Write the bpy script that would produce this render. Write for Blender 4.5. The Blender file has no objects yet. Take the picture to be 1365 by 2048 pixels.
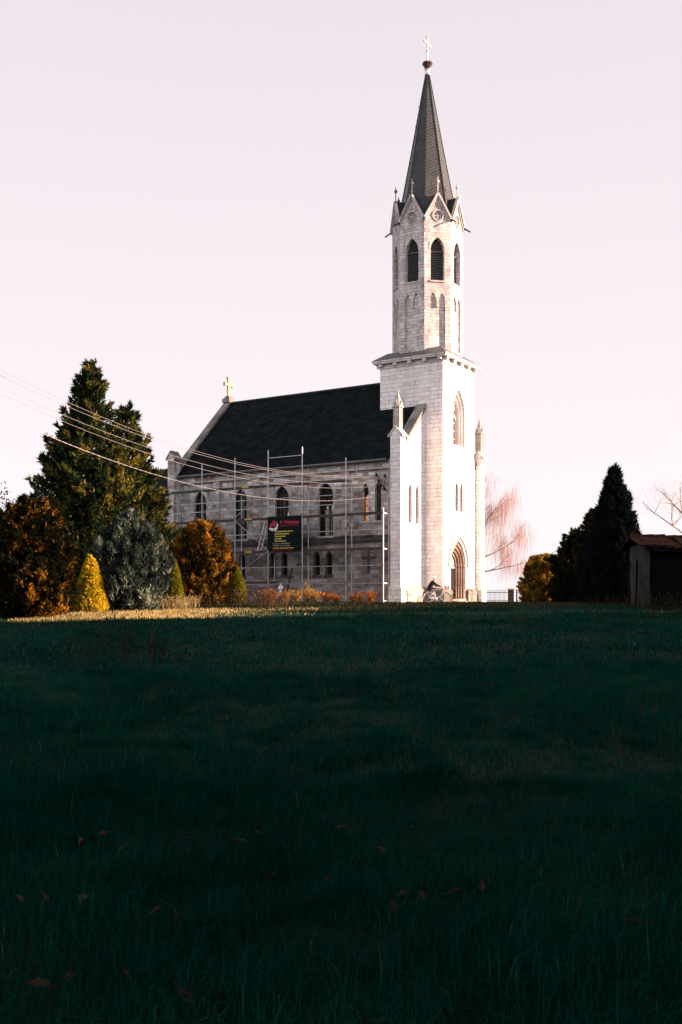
import bpy, bmesh, math, random
import numpy as np
from mathutils import Vector, Matrix
from mathutils.geometry import tessellate_polygon
R = math.radians
random.seed(7)
S = bpy.context.scene

# ------------------------------------------------------------------ camera, sky, sun, exposure
cam_d = bpy.data.cameras.new('camera')
cam = bpy.data.objects.new('camera', cam_d)
S.collection.objects.link(cam)
S.camera = cam
cam.location = (0, 0, .315)
cam.rotation_euler = (R(90), 0, 0)
cam_d.sensor_fit = 'HORIZONTAL'
cam_d.sensor_width = 24.0
cam_d.lens = 24.0 * 2043.2 / 1365
cam_d.shift_y = (1197.4 - 1024) / 2048 * (2048 / 1365)      # level camera, rising front: verticals stay vertical
cam_d.clip_start = .1
cam_d.clip_end = 4000
S.render.resolution_x, S.render.resolution_y = 682, 1024
S.view_settings.view_transform = 'Standard'
S.view_settings.look = 'None'
S.view_settings.gamma = 1
S.view_settings.exposure = 2.0
S.cycles.max_bounces = 6
S.cycles.transparent_max_bounces = 12
S.cycles.sample_clamp_indirect = 6

SUN_EL, SUN_AZ = R(11), R(95.5)      # azimuth clockwise from +Y
sun_dir = Vector((math.sin(SUN_AZ) * math.cos(SUN_EL), math.cos(SUN_AZ) * math.cos(SUN_EL), math.sin(SUN_EL)))
sd = bpy.data.lights.new('sun', 'SUN')
sd.energy = 5
sd.angle = R(.5)
sd.color = (1, .66, .50)
sun = bpy.data.objects.new('sun', sd)
S.collection.objects.link(sun)
sun.rotation_euler = sun_dir.to_track_quat('Z', 'Y').to_euler()

W = bpy.data.worlds.new('World')
S.world = W
W.use_nodes = True
nt = W.node_tree
nt.nodes.clear()
def wn(t, **k):
    n = nt.nodes.new(t)
    for a, b in k.items(): setattr(n, a, b)
    return n
tc = wn('ShaderNodeTexCoord')
sx = wn('ShaderNodeSeparateXYZ'); nt.links.new(tc.outputs['Generated'], sx.inputs[0])
mx = wn('ShaderNodeMath', operation='MAXIMUM'); mx.inputs[1].default_value = .03
nt.links.new(sx.outputs[2], mx.inputs[0])
cx = wn('ShaderNodeCombineXYZ')
nt.links.new(sx.outputs[0], cx.inputs[0]); nt.links.new(sx.outputs[1], cx.inputs[1]); nt.links.new(mx.outputs[0], cx.inputs[2])
sky = wn('ShaderNodeTexSky', sky_type='NISHITA')
sky.sun_disc = False
sky.sun_elevation = SUN_EL
sky.sun_rotation = SUN_AZ
sky.air_density, sky.dust_density, sky.ozone_density = 1, 2.5, 1
nt.links.new(cx.outputs[0], sky.inputs[0])
# thin high cloud: a pale rosy veil, bright low in the sky and thinner overhead
mr = wn('ShaderNodeMapRange'); mr.interpolation_type = 'SMOOTHSTEP'
nt.links.new(sx.outputs[2], mr.inputs[0])
mr.inputs[1].default_value = .53; mr.inputs[2].default_value = .86
mr.inputs[3].default_value = 1.0; mr.inputs[4].default_value = .12
ny = wn('ShaderNodeMapRange'); ny.interpolation_type = 'SMOOTHSTEP'
nt.links.new(sx.outputs[1], ny.inputs[0])
ny.inputs[1].default_value = -.7; ny.inputs[2].default_value = .45
ny.inputs[3].default_value = 1.75; ny.inputs[4].default_value = 1.0
mm = wn('ShaderNodeMath', operation='MULTIPLY'); nt.links.new(mr.outputs[0], mm.inputs[0]); nt.links.new(ny.outputs[0], mm.inputs[1])
low = wn('ShaderNodeMapRange'); nt.links.new(sx.outputs[2], low.inputs[0])
low.inputs[1].default_value = 0; low.inputs[2].default_value = .5
veil = wn('ShaderNodeMixRGB'); nt.links.new(low.outputs[0], veil.inputs[0])
veil.inputs[1].default_value = (2.70, 2.46, 2.53, 1); veil.inputs[2].default_value = (2.18, 1.955, 2.085, 1)
vm = wn('ShaderNodeMixRGB', blend_type='MULTIPLY'); vm.inputs[0].default_value = 1
nt.links.new(veil.outputs[0], vm.inputs[1]); nt.links.new(mm.outputs[0], vm.inputs[2])
mix = wn('ShaderNodeMixRGB'); mix.inputs[0].default_value = .97
nt.links.new(sky.outputs[0], mix.inputs[1]); nt.links.new(vm.outputs[0], mix.inputs[2])
bg = wn('ShaderNodeBackground'); bg.inputs[1].default_value = .1
out = wn('ShaderNodeOutputWorld')
nt.links.new(mix.outputs[0], bg.inputs[0]); nt.links.new(bg.outputs[0], out.inputs[0])

# ------------------------------------------------------------------ helpers
COL = S.collection
def tag(o, label=None, cat=None, group=None, kind=None):
    if label: o['label'] = label
    if cat: o['category'] = cat
    if group: o['group'] = group
    if kind: o['kind'] = kind
    return o
def empty(name, loc=(0, 0, 0), rz=0, label=None, cat=None, group=None):
    o = bpy.data.objects.new(name, None)
    o.empty_display_size = .3
    COL.objects.link(o)
    o.location = loc
    o.rotation_euler = (0, 0, rz)
    return tag(o, label, cat, group)
def copy_tree(o, parent=None):
    c = o.copy(); COL.objects.link(c)
    if parent: c.parent = parent
    for ch in list(o.children): copy_tree(ch, c)
    return c

class MB:
    def __init__(s): s.v = []; s.f = []; s.m = []
    def add(s, pts, faces, m=0):
        b = len(s.v)
        s.v += [tuple(p) for p in pts]
        s.f += [tuple(b + i for i in f) for f in faces]
        s.m += [m] * len(faces)
        return s
    def poly(s, pts, m=0): return s.add(pts, [tuple(range(len(pts)))], m)
    def box(s, x0, x1, y0, y1, z0, z1, m=0):
        p = [(x, y, z) for z in (z0, z1) for y in (y0, y1) for x in (x0, x1)]
        return s.add(p, [(0, 2, 3, 1), (4, 5, 7, 6), (0, 1, 5, 4), (2, 6, 7, 3), (0, 4, 6, 2), (1, 3, 7, 5)], m)
    def frustum(s, c, a, b, z0, z1, m=0):     # a, b = (hx, hy) half sizes bottom / top
        p = [(c[0] + i * a[0], c[1] + j * a[1], z0) for i, j in ((-1, -1), (1, -1), (1, 1), (-1, 1))]
        p += [(c[0] + i * b[0], c[1] + j * b[1], z1) for i, j in ((-1, -1), (1, -1), (1, 1), (-1, 1))]
        return s.add(p, [(3, 2, 1, 0), (4, 5, 6, 7)] + [(i, (i + 1) % 4, 4 + (i + 1) % 4, 4 + i) for i in range(4)], m)
    def prism(s, pts, off, m=0):              # polygon pts (3d) extruded by vector off
        n = len(pts)
        q = [tuple(Vector(p) + Vector(off)) for p in pts]
        return s.add(list(pts) + q, [tuple(range(n - 1, -1, -1)), tuple(range(n, 2 * n))] +
                     [(i, (i + 1) % n, n + (i + 1) % n, n + i) for i in range(n)], m)
    def tube(s, path, r, n=6, m=0, closed=False):
        path = [Vector(p) for p in path]; k = len(path)
        rr = r if isinstance(r, (list, tuple)) else [r] * k
        pts = []; ref = None
        for i, p in enumerate(path):
            if closed: d = path[(i + 1) % k] - path[i - 1]
            else: d = path[min(i + 1, k - 1)] - path[max(i - 1, 0)]
            d.normalize()
            if ref is None:
                ref = d.orthogonal().normalized()
            ref = (ref - d * ref.dot(d))
            if ref.length < 1e-5: ref = d.orthogonal()
            ref.normalize()
            b = d.cross(ref)
            for j in range(n):
                a = 2 * math.pi * j / n
                pts.append(p + (ref * math.cos(a) + b * math.sin(a)) * rr[i])
        f = []
        for i in range(k if closed else k - 1):
            for j in range(n):
                a, b2 = i * n, ((i + 1) % k) * n
                f.append((a + j, a + (j + 1) % n, b2 + (j + 1) % n, b2 + j))
        if not closed: f += [tuple(range(n - 1, -1, -1)), tuple(range((k - 1) * n, k * n))]
        return s.add(pts, f, m)
    def bar(s, p, q, w, h, m=0, up=(0, 0, 1)):  # rectangular bar p->q
        p, q = Vector(p), Vector(q); d = (q - p).normalized(); u = Vector(up)
        if abs(d.dot(u)) > .98: u = Vector((1, 0, 0))
        a = d.cross(u).normalized() * w / 2; b = a.cross(d).normalized() * h / 2
        P = [p - a - b, p + a - b, p + a + b, p - a + b]
        return s.add(P + [x + (q - p) for x in P], [(3, 2, 1, 0), (4, 5, 6, 7)] + [(i, (i + 1) % 4, 4 + (i + 1) % 4, 4 + i) for i in range(4)], m)
    def lathe(s, prof, c=(0, 0, 0), n=12, m=0):
        pts = []; f = []
        for r, z in prof:
            for j in range(n):
                a = 2 * math.pi * (j + .5) / n
                pts.append((c[0] + r * math.cos(a), c[1] + r * math.sin(a), c[2] + z))
        for i in range(len(prof) - 1):
            for j in range(n): f.append((i * n + j, i * n + (j + 1) % n, (i + 1) * n + (j + 1) % n, (i + 1) * n + j))
        f += [tuple(range(n - 1, -1, -1)), tuple(range((len(prof) - 1) * n, len(prof) * n))]
        return s.add(pts, f, m)
    def panel(s, outer, holes, T, depth=.3, m=0, mr=None):
        """flat wall (s, z) with holes; reveals run back by depth (number or list)"""
        loops = [[Vector((a, b, 0)) for a, b in outer]] + [[Vector((a, b, 0)) for a, b in h] for h in holes]
        flat = [p for l in loops for p in l]
        tri = tessellate_polygon(loops)
        s.add([T(p.x, p.y, 0) for p in flat], [tuple(t) for t in tri], m)
        for i, h in enumerate(holes):
            dp = depth[i] if isinstance(depth, (list, tuple)) else depth
            n = len(h)
            s.add([T(a, b, 0) for a, b in h] + [T(a, b, dp) for a, b in h],
                  [(j, (j + 1) % n, n + (j + 1) % n, n + j) for j in range(n)], m if mr is None else mr)
        return s
    def build(s, name, mats, parent=None, smooth=False, bevel=0, solid=0):
        me = bpy.data.meshes.new(name)
        me.from_pydata(s.v, [], s.f)
        if not isinstance(mats, (list, tuple)): mats = [mats]
        for m in mats: me.materials.append(m)
        me.polygons.foreach_set('material_index', s.m)
        uv = me.uv_layers.new(name='UVMap').data
        vs = me.vertices
        for p in me.polygons:
            nn = p.normal
            if abs(nn.z) > .9:
                for li in p.loop_indices:
                    c = vs[me.loops[li].vertex_index].co; uv[li].uv = (c.x, c.y)
            else:
                t = Vector((-nn.y, nn.x, 0)).normalized(); k = 1 / math.sqrt(max(.05, 1 - nn.z * nn.z))
                for li in p.loop_indices:
                    c = vs[me.loops[li].vertex_index].co; uv[li].uv = (c.dot(t), c.z * k)
        if smooth: me.polygons.foreach_set('use_smooth', [True] * len(me.polygons))
        me.update()
        o = bpy.data.objects.new(name, me)
        COL.objects.link(o)
        if parent: o.parent = parent
        if solid:
            md = o.modifiers.new('solid', 'SOLIDIFY'); md.thickness = solid; md.offset = -1
        if bevel:
            md = o.modifiers.new('bevel', 'BEVEL'); md.width = bevel; md.segments = 2; md.limit_method = 'ANGLE'
        return o

def arch(w, z0, zs, za, n=8, c=0):
    """pointed arch outline, anticlockwise from bottom left"""
    a = w / 2; r = max(za - zs, a * 1.001)
    rad = (a * a + r * r) / (2 * a)
    pts = [(c - a, z0), (c + a, z0)]
    cxr = -(rad - a)                       # centre for right arc
    end = math.atan2(r, -cxr)
    for i in range(n + 1):
        t = end * i / n
        pts.append((c + cxr + rad * math.cos(t), zs + rad * math.sin(t)))
    for i in range(n - 1, -1, -1):
        t = end * i / n
        pts.append((c - cxr - rad * math.cos(t), zs + rad * math.sin(t)))
    return pts

def np_mesh(name, V, groups, mats, parent=None, attr=None, smooth=False):
    """V (N,3); groups = list of int arrays (F,k)"""
    me = bpy.data.meshes.new(name)
    me.vertices.add(len(V)); me.vertices.foreach_set('co', np.ascontiguousarray(V, dtype=np.float32).ravel())
    loops = np.concatenate([g.ravel() for g in groups]).astype(np.int32)
    tot = np.concatenate([np.full(len(g), g.shape[1]) for g in groups]).astype(np.int32)
    start = np.concatenate([[0], np.cumsum(tot)[:-1]]).astype(np.int32)
    me.loops.add(len(loops)); me.loops.foreach_set('vertex_index', loops)
    me.polygons.add(len(tot)); me.polygons.foreach_set('loop_start', start); me.polygons.foreach_set('loop_total', tot)
    if attr is not None:
        a = me.attributes.new('rnd', 'FLOAT', 'POINT'); a.data.foreach_set('value', attr.astype(np.float32))
    me.update(calc_edges=True)
    if smooth: me.polygons.foreach_set('use_smooth', np.ones(len(tot), dtype=bool))
    for m in (mats if isinstance(mats, (list, tuple)) else [mats]): me.materials.append(m)
    o = bpy.data.objects.new(name, me); COL.objects.link(o)
    if parent: o.parent = parent
    return o

# ------------------------------------------------------------------ materials
class NM:
    def __init__(s, name):
        s.m = bpy.data.materials.new(name); s.m.use_nodes = True
        s.t = s.m.node_tree; s.b = s.t.nodes['Principled BSDF']
    def n(s, t, ins=None, **k):
        x = s.t.nodes.new('ShaderNode' + t)
        for a, b in k.items(): setattr(x, a, b)
        for a, b in (ins or {}).items():
            if hasattr(b, 'is_output'): s.t.links.new(b, x.inputs[a])
            else: x.inputs[a].default_value = b
        return x
    def l(s, a, b): s.t.links.new(a, b)
    def set(s, **k):
        nm = {'col': 'Base Color', 'rough': 'Roughness', 'metal': 'Metallic', 'spec': 'Specular IOR Level', 'normal': 'Normal'}
        for a, b in k.items():
            i = s.b.inputs[nm[a]]
            if hasattr(b, 'is_output'): s.l(b, i)
            else: i.default_value = b
        return s
    def ramp(s, fac, stops, interp='LINEAR'):
        r = s.n('ValToRGB', {0: fac}); e = r.color_ramp.elements
        r.color_ramp.interpolation = interp
        while len(e) < len(stops): e.new(.5)
        for x, (p, c) in zip(e, stops): x.position = p; x.color = c if len(c) == 4 else (*c, 1)
        return r.outputs[0]
    def mul(s, a, b, f=1.0, bt='MULTIPLY'):
        x = s.n('MixRGB', {0: f}, blend_type=bt)
        for i, c in ((1, a), (2, b)):
            if hasattr(c, 'is_output'): s.l(c, x.inputs[i])
            else: x.inputs[i].default_value = c if len(c) == 4 else (*c, 1)
        return x.outputs[0]

def m_plain(name, col, rough=.6, metal=0, spec=.35, var=.25, scale=6, bump=0):
    q = NM(name)
    tcn = q.n('TexCoord')
    no = q.n('TexNoise', {'Vector': tcn.outputs['Object'], 'Scale': scale, 'Detail': 5})
    c = q.ramp(no.outputs[0], [(.3, [x * (1 - var) for x in col]), (.7, [min(1, x * (1 + var)) for x in col])])
    q.set(col=c, rough=rough, metal=metal, spec=spec)
    if bump:
        bp = q.n('Bump', {'Height': no.outputs[0], 'Strength': bump, 'Distance': .02}); q.set(normal=bp.outputs[0])
    return q.m

def m_stone(name, stops, bw=.6, bh=.26, mort=.014, mortcol=(.10, .095, .09), grime=(.30, .30, .31), gpos=(.30, .52), streak=.55, moss=0, lichen=None):
    q = NM(name)
    uv = q.n('UVMap').outputs[0]
    d = q.n('TexNoise', {'Vector': uv, 'Scale': 1.3, 'Detail': 3})
    sub = q.n('VectorMath', {0: d.outputs['Color'], 1: (.5, .5, .5)}, operation='SUBTRACT')
    sc = q.n('VectorMath', {0: sub.outputs[0], 1: (.10, .045, 0)}, operation='MULTIPLY')
    ad = q.n('VectorMath', {0: uv, 1: sc.outputs[0]}, operation='ADD')
    br = q.n('TexBrick', {'Vector': ad.outputs[0], 'Color1': (0, 0, 0, 1), 'Color2': (1, 1, 1, 1), 'Mortar': (.5, .5, .5, 1),
             'Scale': 1, 'Mortar Size': mort, 'Mortar Smooth': .3, 'Bias': 0, 'Brick Width': bw, 'Row Height': bh})
    br.offset = .43; br.squash = .72; br.squash_frequency = 3
    blk = q.ramp(br.outputs['Color'], stops)
    fine = q.n('TexNoise', {'Vector': uv, 'Scale': 7, 'Detail': 6, 'Roughness': .65})
    c = q.mul(blk, q.ramp(fine.outputs[0], [(.25, (.82, .82, .82)), (.7, (1.06, 1.06, 1.06))]))
    big = q.n('TexNoise', {'Vector': uv, 'Scale': .55, 'Detail': 6, 'Roughness': .62})
    c = q.mul(c, q.ramp(big.outputs[0], [(gpos[0], grime), (gpos[1], (1, 1, 1))]))
    mp = q.n('Mapping', {'Vector': uv, 'Scale': (2.6, .22, 1)})
    st = q.n('TexNoise', {'Vector': mp.outputs[0], 'Scale': 1.0, 'Detail': 5})
    c = q.mul(c, q.ramp(st.outputs[0], [(.33, (.42, .41, .40)), (.52, (1, 1, 1))]), streak)
    mo = q.n('TexNoise', {'Vector': uv, 'Scale': 1.1, 'Detail': 4})
    mfac = q.ramp(mo.outputs[0], [(.42, (.25, .25, .25)), (.62, (1, 1, 1))])
    mf = q.mul(br.outputs['Fac'], mfac)
    mixm = q.n('MixRGB', {0: mf, 1: c, 2: (*mortcol, 1)})
    c = mixm.outputs[0]
    if lichen:
        ln = q.n('TexNoise', {'Vector': uv, 'Scale': 1.7, 'Detail': 7, 'Roughness': .7})
        lf = q.ramp(ln.outputs[0], [(.58, (0, 0, 0)), (.72, (.6, .6, .6))])
        c = q.n('MixRGB', {0: lf, 1: c, 2: (*lichen, 1)}).outputs[0]
    inv = q.n('Math', {0: 1.0, 1: br.outputs['Fac']}, operation='SUBTRACT')
    hh = q.n('Math', {0: inv.outputs[0], 1: fine.outputs[0]}, operation='ADD')
    bp = q.n('Bump', {'Height': hh.outputs[0], 'Strength': .5, 'Distance': .03})
    q.set(col=c, rough=.9, spec=.2, normal=bp.outputs[0])
    return q.m

def m_slate(name, c1, c2, bw=.3, bh=.2, rough=.5, spec=.5, rot=0, line=.35):
    q = NM(name)
    uv = q.n('UVMap').outputs[0]
    mp = q.n('Mapping', {'Vector': uv, 'Rotation': (0, 0, rot)})
    br = q.n('TexBrick', {'Vector': mp.outputs[0], 'Color1': (*c1, 1), 'Color2': (*c2, 1), 'Mortar': (*[x * line for x in c1], 1),
             'Scale': 1, 'Mortar Size': .018, 'Mortar Smooth': .2, 'Brick Width': bw, 'Row Height': bh})
    no = q.n('TexNoise', {'Vector': uv, 'Scale': 1.2, 'Detail': 6})
    c = q.mul(br.outputs[0], q.ramp(no.outputs[0], [(.3, (.6, .6, .6)), (.7, (1.3, 1.3, 1.3))]))
    sp = q.n('SeparateXYZ', {0: mp.outputs[0]})
    fr = q.n('Math', {0: sp.outputs[1], 1: bh}, operation='DIVIDE')
    f2 = q.n('Math', {0: fr.outputs[0]}, operation='FRACT')
    hh = q.n('Math', {0: f2.outputs[0], 1: br.outputs['Fac']}, operation='ADD')
    bp = q.n('Bump', {'Height': hh.outputs[0], 'Strength': .6, 'Distance': .02})
    bp.invert = True
    q.set(col=c, rough=rough, spec=spec, normal=bp.outputs[0])
    return q.m

def m_leaf(name, stops, trans=.35, rough=.55, spec=0):
    q = NM(name)
    at = q.n('Attribute'); at.attribute_name = 'rnd'
    tcn = q.n('TexCoord')
    no = q.n('TexNoise', {'Vector': tcn.outputs['Object'], 'Scale': 1.1, 'Detail': 3})
    a = q.n('Math', {0: at.outputs['Fac'], 1: no.outputs[0]}, operation='ADD')
    h = q.n('Math', {0: a.outputs[0], 1: .5}, operation='MULTIPLY')
    c = q.ramp(h.outputs[0], stops)
    q.set(col=c, rough=rough, spec=spec)
    tr = q.n('BsdfTranslucent', {'Color': c})
    mixs = q.n('MixShader', {0: trans}); q.l(q.b.outputs[0], mixs.inputs[1]); q.l(tr.outputs[0], mixs.inputs[2])
    q.l(mixs.outputs[0], q.t.nodes['Material Output'].inputs[0])
    return q.m

M = {}
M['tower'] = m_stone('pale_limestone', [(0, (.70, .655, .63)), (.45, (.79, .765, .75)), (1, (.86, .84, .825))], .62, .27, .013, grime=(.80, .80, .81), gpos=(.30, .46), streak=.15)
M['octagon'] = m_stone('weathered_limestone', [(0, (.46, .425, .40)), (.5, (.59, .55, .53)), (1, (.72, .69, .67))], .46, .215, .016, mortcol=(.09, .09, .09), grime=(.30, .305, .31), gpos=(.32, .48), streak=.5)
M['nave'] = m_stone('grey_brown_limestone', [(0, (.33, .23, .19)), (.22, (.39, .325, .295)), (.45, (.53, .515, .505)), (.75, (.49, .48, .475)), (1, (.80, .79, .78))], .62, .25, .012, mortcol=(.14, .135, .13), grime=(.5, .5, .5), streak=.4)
M['nave_low'] = m_stone('dark_limestone', [(0, (.27, .18, .14)), (.3, (.28, .235, .21)), (.6, (.36, .345, .335)), (1, (.48, .47, .46))], .66, .27, .012, mortcol=(.09, .085, .08), grime=(.38, .38, .38), gpos=(.34, .58), streak=.45)  # darker stone tone for the lower wall and plinth course
M['trim'] = m_stone('trim_limestone', [(0, (.52, .49, .465)), (1, (.64, .615, .59))], .8, .4, .008, grime=(.4, .4, .4))
M['pale_trim'] = m_stone('pale_trim_limestone', [(0, (.64, .61, .59)), (1, (.76, .73, .70))], .9, .5, .006, grime=(.6, .6, .6))
M['ledge'] = m_stone('blackened_ledge_stone', [(0, (.05, .05, .05)), (1, (.12, .115, .11))], .9, .5, .01, grime=(.4, .4, .4))
M['coping'] = m_stone('mossy_coping_stone', [(0, (.16, .16, .15)), (1, (.30, .29, .27))], .7, .9, .012, grime=(.3, .3, .3), lichen=(.14, .19, .06))
M['plinth'] = m_stone('damp_plinth_stone', [(0, (.24, .23, .20)), (.5, (.36, .35, .31)), (1, (.46, .44, .42))], .9, .55, .014, grime=(.30, .29, .22), gpos=(.38, .6), lichen=(.22, .20, .07))
M['cross_stone'] = m_plain('gilded_sandstone', (.50, .40, .22), .8, bump=.3)
M['roof'] = m_slate('dark_roof_slate', (.0045, .008, .010), (.010, .015, .018), .46, .30, .8, .05, line=.2)
M['spire'] = m_slate('spire_slate', (.016, .021, .023), (.034, .038, .039), .30, .20, .5, .6, rot=R(-28))
M['lead'] = m_plain('sheet_lead', (.13, .13, .135), .45, .3, bump=.2)
M['lead_dark'] = m_plain('dark_sheet_metal', (.025, .03, .033), .5, .2, bump=.2)
M['louvre'] = m_plain('louvre_slats', (.075, .08, .082), .6)
M['void'] = m_plain('unlit_interior_paint', (.012, .012, .012), .9)
M['plaster'] = m_plain('interior_plaster', (.35, .33, .30), .9)
M['iron'] = m_plain('black_iron', (.012, .012, .013), .5, .3)
M['gilt'] = m_plain('weathered_white_metal', (.70, .64, .58), .35, .3)
M['copper'] = m_plain('oxidised_copper', (.10, .075, .06), .4, .6)
M['lead_came'] = m_plain('lead_cames', (.03, .03, .03), .6)
M['galv'] = m_plain('galvanised_tube', (.42, .43, .44), .42, .55, var=.2, scale=9)
M['galv_white'] = m_plain('pale_galvanised_frame', (.66, .63, .60), .5, .1)
M['plank'] = m_plain('dirty_deck_plank', (.05, .045, .04), .8, bump=.3)
M['yellow'] = m_plain('yellow_paint', (.55, .36, .04), .5)
M['red'] = m_plain('red_paint', (.35, .02, .02), .5)
M['door'] = m_plain('dark_oak_door', (.010, .007, .006), .7, spec=.15, bump=.3)
M['bark'] = m_plain('brown_bark', (.07, .05, .038), .9, bump=.6, scale=14)

def m_glass(name, dark, tr, lat=None, reflect=.05):
    """leaded glass: tinted body, some see-through, thin reflection"""
    q = NM(name)
    tcn = q.n('UVMap')
    no = q.n('TexNoise', {'Vector': tcn.outputs[0], 'Scale': 3.5, 'Detail': 2})
    c = q.ramp(no.outputs[0], [(.3, [x * .5 for x in dark]), (.7, [x * 1.4 for x in dark])])
    q.set(col=c, rough=.12, spec=reflect * 10)
    tn = q.n('BsdfTransparent', {'Color': (tr[0], tr[1], tr[2], 1)})
    ms = q.n('MixShader', {0: tr[3]}); q.l(q.b.outputs[0], ms.inputs[1]); q.l(tn.outputs[0], ms.inputs[2])
    last = ms.outputs[0]
    if lat:
        tl = q.n('BsdfTranslucent', {'Color': (*lat, 1)})
        m2 = q.n('MixShader', {0: .75}); q.l(last, m2.inputs[1]); q.l(tl.outputs[0], m2.inputs[2]); last = m2.outputs[0]
    q.l(last, q.t.nodes['Material Output'].inputs[0])
    return q.m
M['glass'] = m_glass('smoky_leaded_glass', (.012, .014, .016), (.75, .7, .68, .55))
M['glass_dark'] = m_glass('dark_leaded_glass', (.010, .012, .013), (.5, .5, .5, .12))
M['glass_clear'] = m_glass('pale_leaded_glass', (.10, .085, .07), (.95, .92, .88, .85))
M['glass_amber'] = m_glass('amber_leaded_glass', (.10, .05, .025), (.8, .6, .45, .25), (.75, .46, .28))
# ------------------------------------------------------------------ ground
def sstep(t): t = np.clip(t, 0, 1); return t * t * (3 - 2 * t)
def ground_h(x, y):
    x = np.asarray(x, float); y = np.asarray(y, float)
    t = (y + .6 * np.clip(x, -40, 25) - 12.4) / 40.3
    base = -1.3 + 1.3 * (np.clip(t, 0, 1) * .75 + .25 * sstep(t))
    bumps = (.035 * np.sin(x * .9 + 1.3 * np.sin(y * .31)) * np.sin(y * .7 + .4) + .05 * np.sin(x * .23 + 2) * np.cos(y * .19)) * np.clip((60 - y) / 25, 0.15, 1)
    far = -.10 * np.clip(y - 109, 0, None) ** 1.06
    side = -.03 * np.clip(np.abs(x) - 70, 0, None)
    return base + bumps + np.maximum(far, -60) + side
def gh(x, y): return float(ground_h(x, y))
gx = np.concatenate([np.linspace(-700, -60, 24), np.linspace(-56, 56, 150), np.linspace(60, 700, 24)])
gy = np.concatenate([np.linspace(-400, -30, 14), np.linspace(-25, 115, 190), np.linspace(118, 900, 40)])
XX, YY = np.meshgrid(gx, gy)
V = np.stack([XX, YY, ground_h(XX, YY)], -1).reshape(-1, 3)
nx_, ny_ = len(gx), len(gy)
I = (np.arange(ny_ - 1)[:, None] * nx_ + np.arange(nx_ - 1)[None, :]).ravel()
q = NM('meadow_soil')
tcn = q.n('TexCoord')
n1 = q.n('TexNoise', {'Vector': tcn.outputs['Object'], 'Scale': 2.2, 'Detail': 8, 'Roughness': .7})
n2 = q.n('TexNoise', {'Vector': tcn.outputs['Object'], 'Scale': .16, 'Detail': 3})
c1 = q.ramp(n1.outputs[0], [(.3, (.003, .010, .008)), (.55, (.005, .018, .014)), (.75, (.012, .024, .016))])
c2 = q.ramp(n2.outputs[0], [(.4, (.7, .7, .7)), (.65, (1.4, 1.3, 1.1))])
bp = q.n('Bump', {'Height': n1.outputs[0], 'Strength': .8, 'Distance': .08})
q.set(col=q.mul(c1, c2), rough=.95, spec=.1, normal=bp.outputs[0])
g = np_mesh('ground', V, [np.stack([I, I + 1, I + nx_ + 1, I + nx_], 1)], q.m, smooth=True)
g['kind'] = 'structure'

# ------------------------------------------------------------------ church
TH = 32.25
CH = empty('church', (6.69, 67, 0), R(90 - TH),
           'pale stone village church with slate spire, tower and scaffolded nave', 'church')
CC = 2.377                      # nave / tower axis (local x)
MIR = lambda x: 2 * CC - x
def Tfront(y0): return lambda s, z, d: (s, y0 + d, z)
def Tleft(x0): return lambda s, z, d: (x0 + d, s, z)
def Tright(x0): return lambda s, z, d: (x0 - d, s, z)
def Tback(y0): return lambda s, z, d: (s, y0 - d, z)

def arch_tube(mb, T, w, z0, zs, za, c, d, r, n=10, m=0, legs=True):
    pts = arch(w, z0, zs, za, n, c)
    pts = pts[1:] + pts[:1]
    if not legs: pts = pts[1:-1]
    mb.tube([T(a, b, d) for a, b in pts], r, 6, m)
def arch_strip(mb, T, w1, w2, z0, zs, za1, za2, c, d0, d1, m=0, legs=True, n=10):
    """flat moulding between two concentric pointed arches, from depth d0 (front) to d1"""
    A = arch(w1, z0, zs, za1, n, c); B = arch(w2, z0, zs, za2, n, c)
    A = A[1:] + A[:1]; B = B[1:] + B[:1]
    if not legs: A = A[1:-1]; B = B[1:-1]
    k = len(A)
    P = [T(a, b, d0) for a, b in A] + [T(a, b, d0) for a, b in B] + [T(a, b, d1) for a, b in A] + [T(a, b, d1) for a, b in B]
    F = []
    for i in range(k - 1):
        F += [(i, i + 1, k + i + 1, k + i), (i, 2 * k + i, 2 * k + i + 1, i + 1), (k + i, k + i + 1, 3 * k + i + 1, 3 * k + i)]
    F += [(0, k, 3 * k, 2 * k), (k - 1, 2 * k - 1, 4 * k - 1, 3 * k - 1)]
    mb.add(P, F, m)

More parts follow.
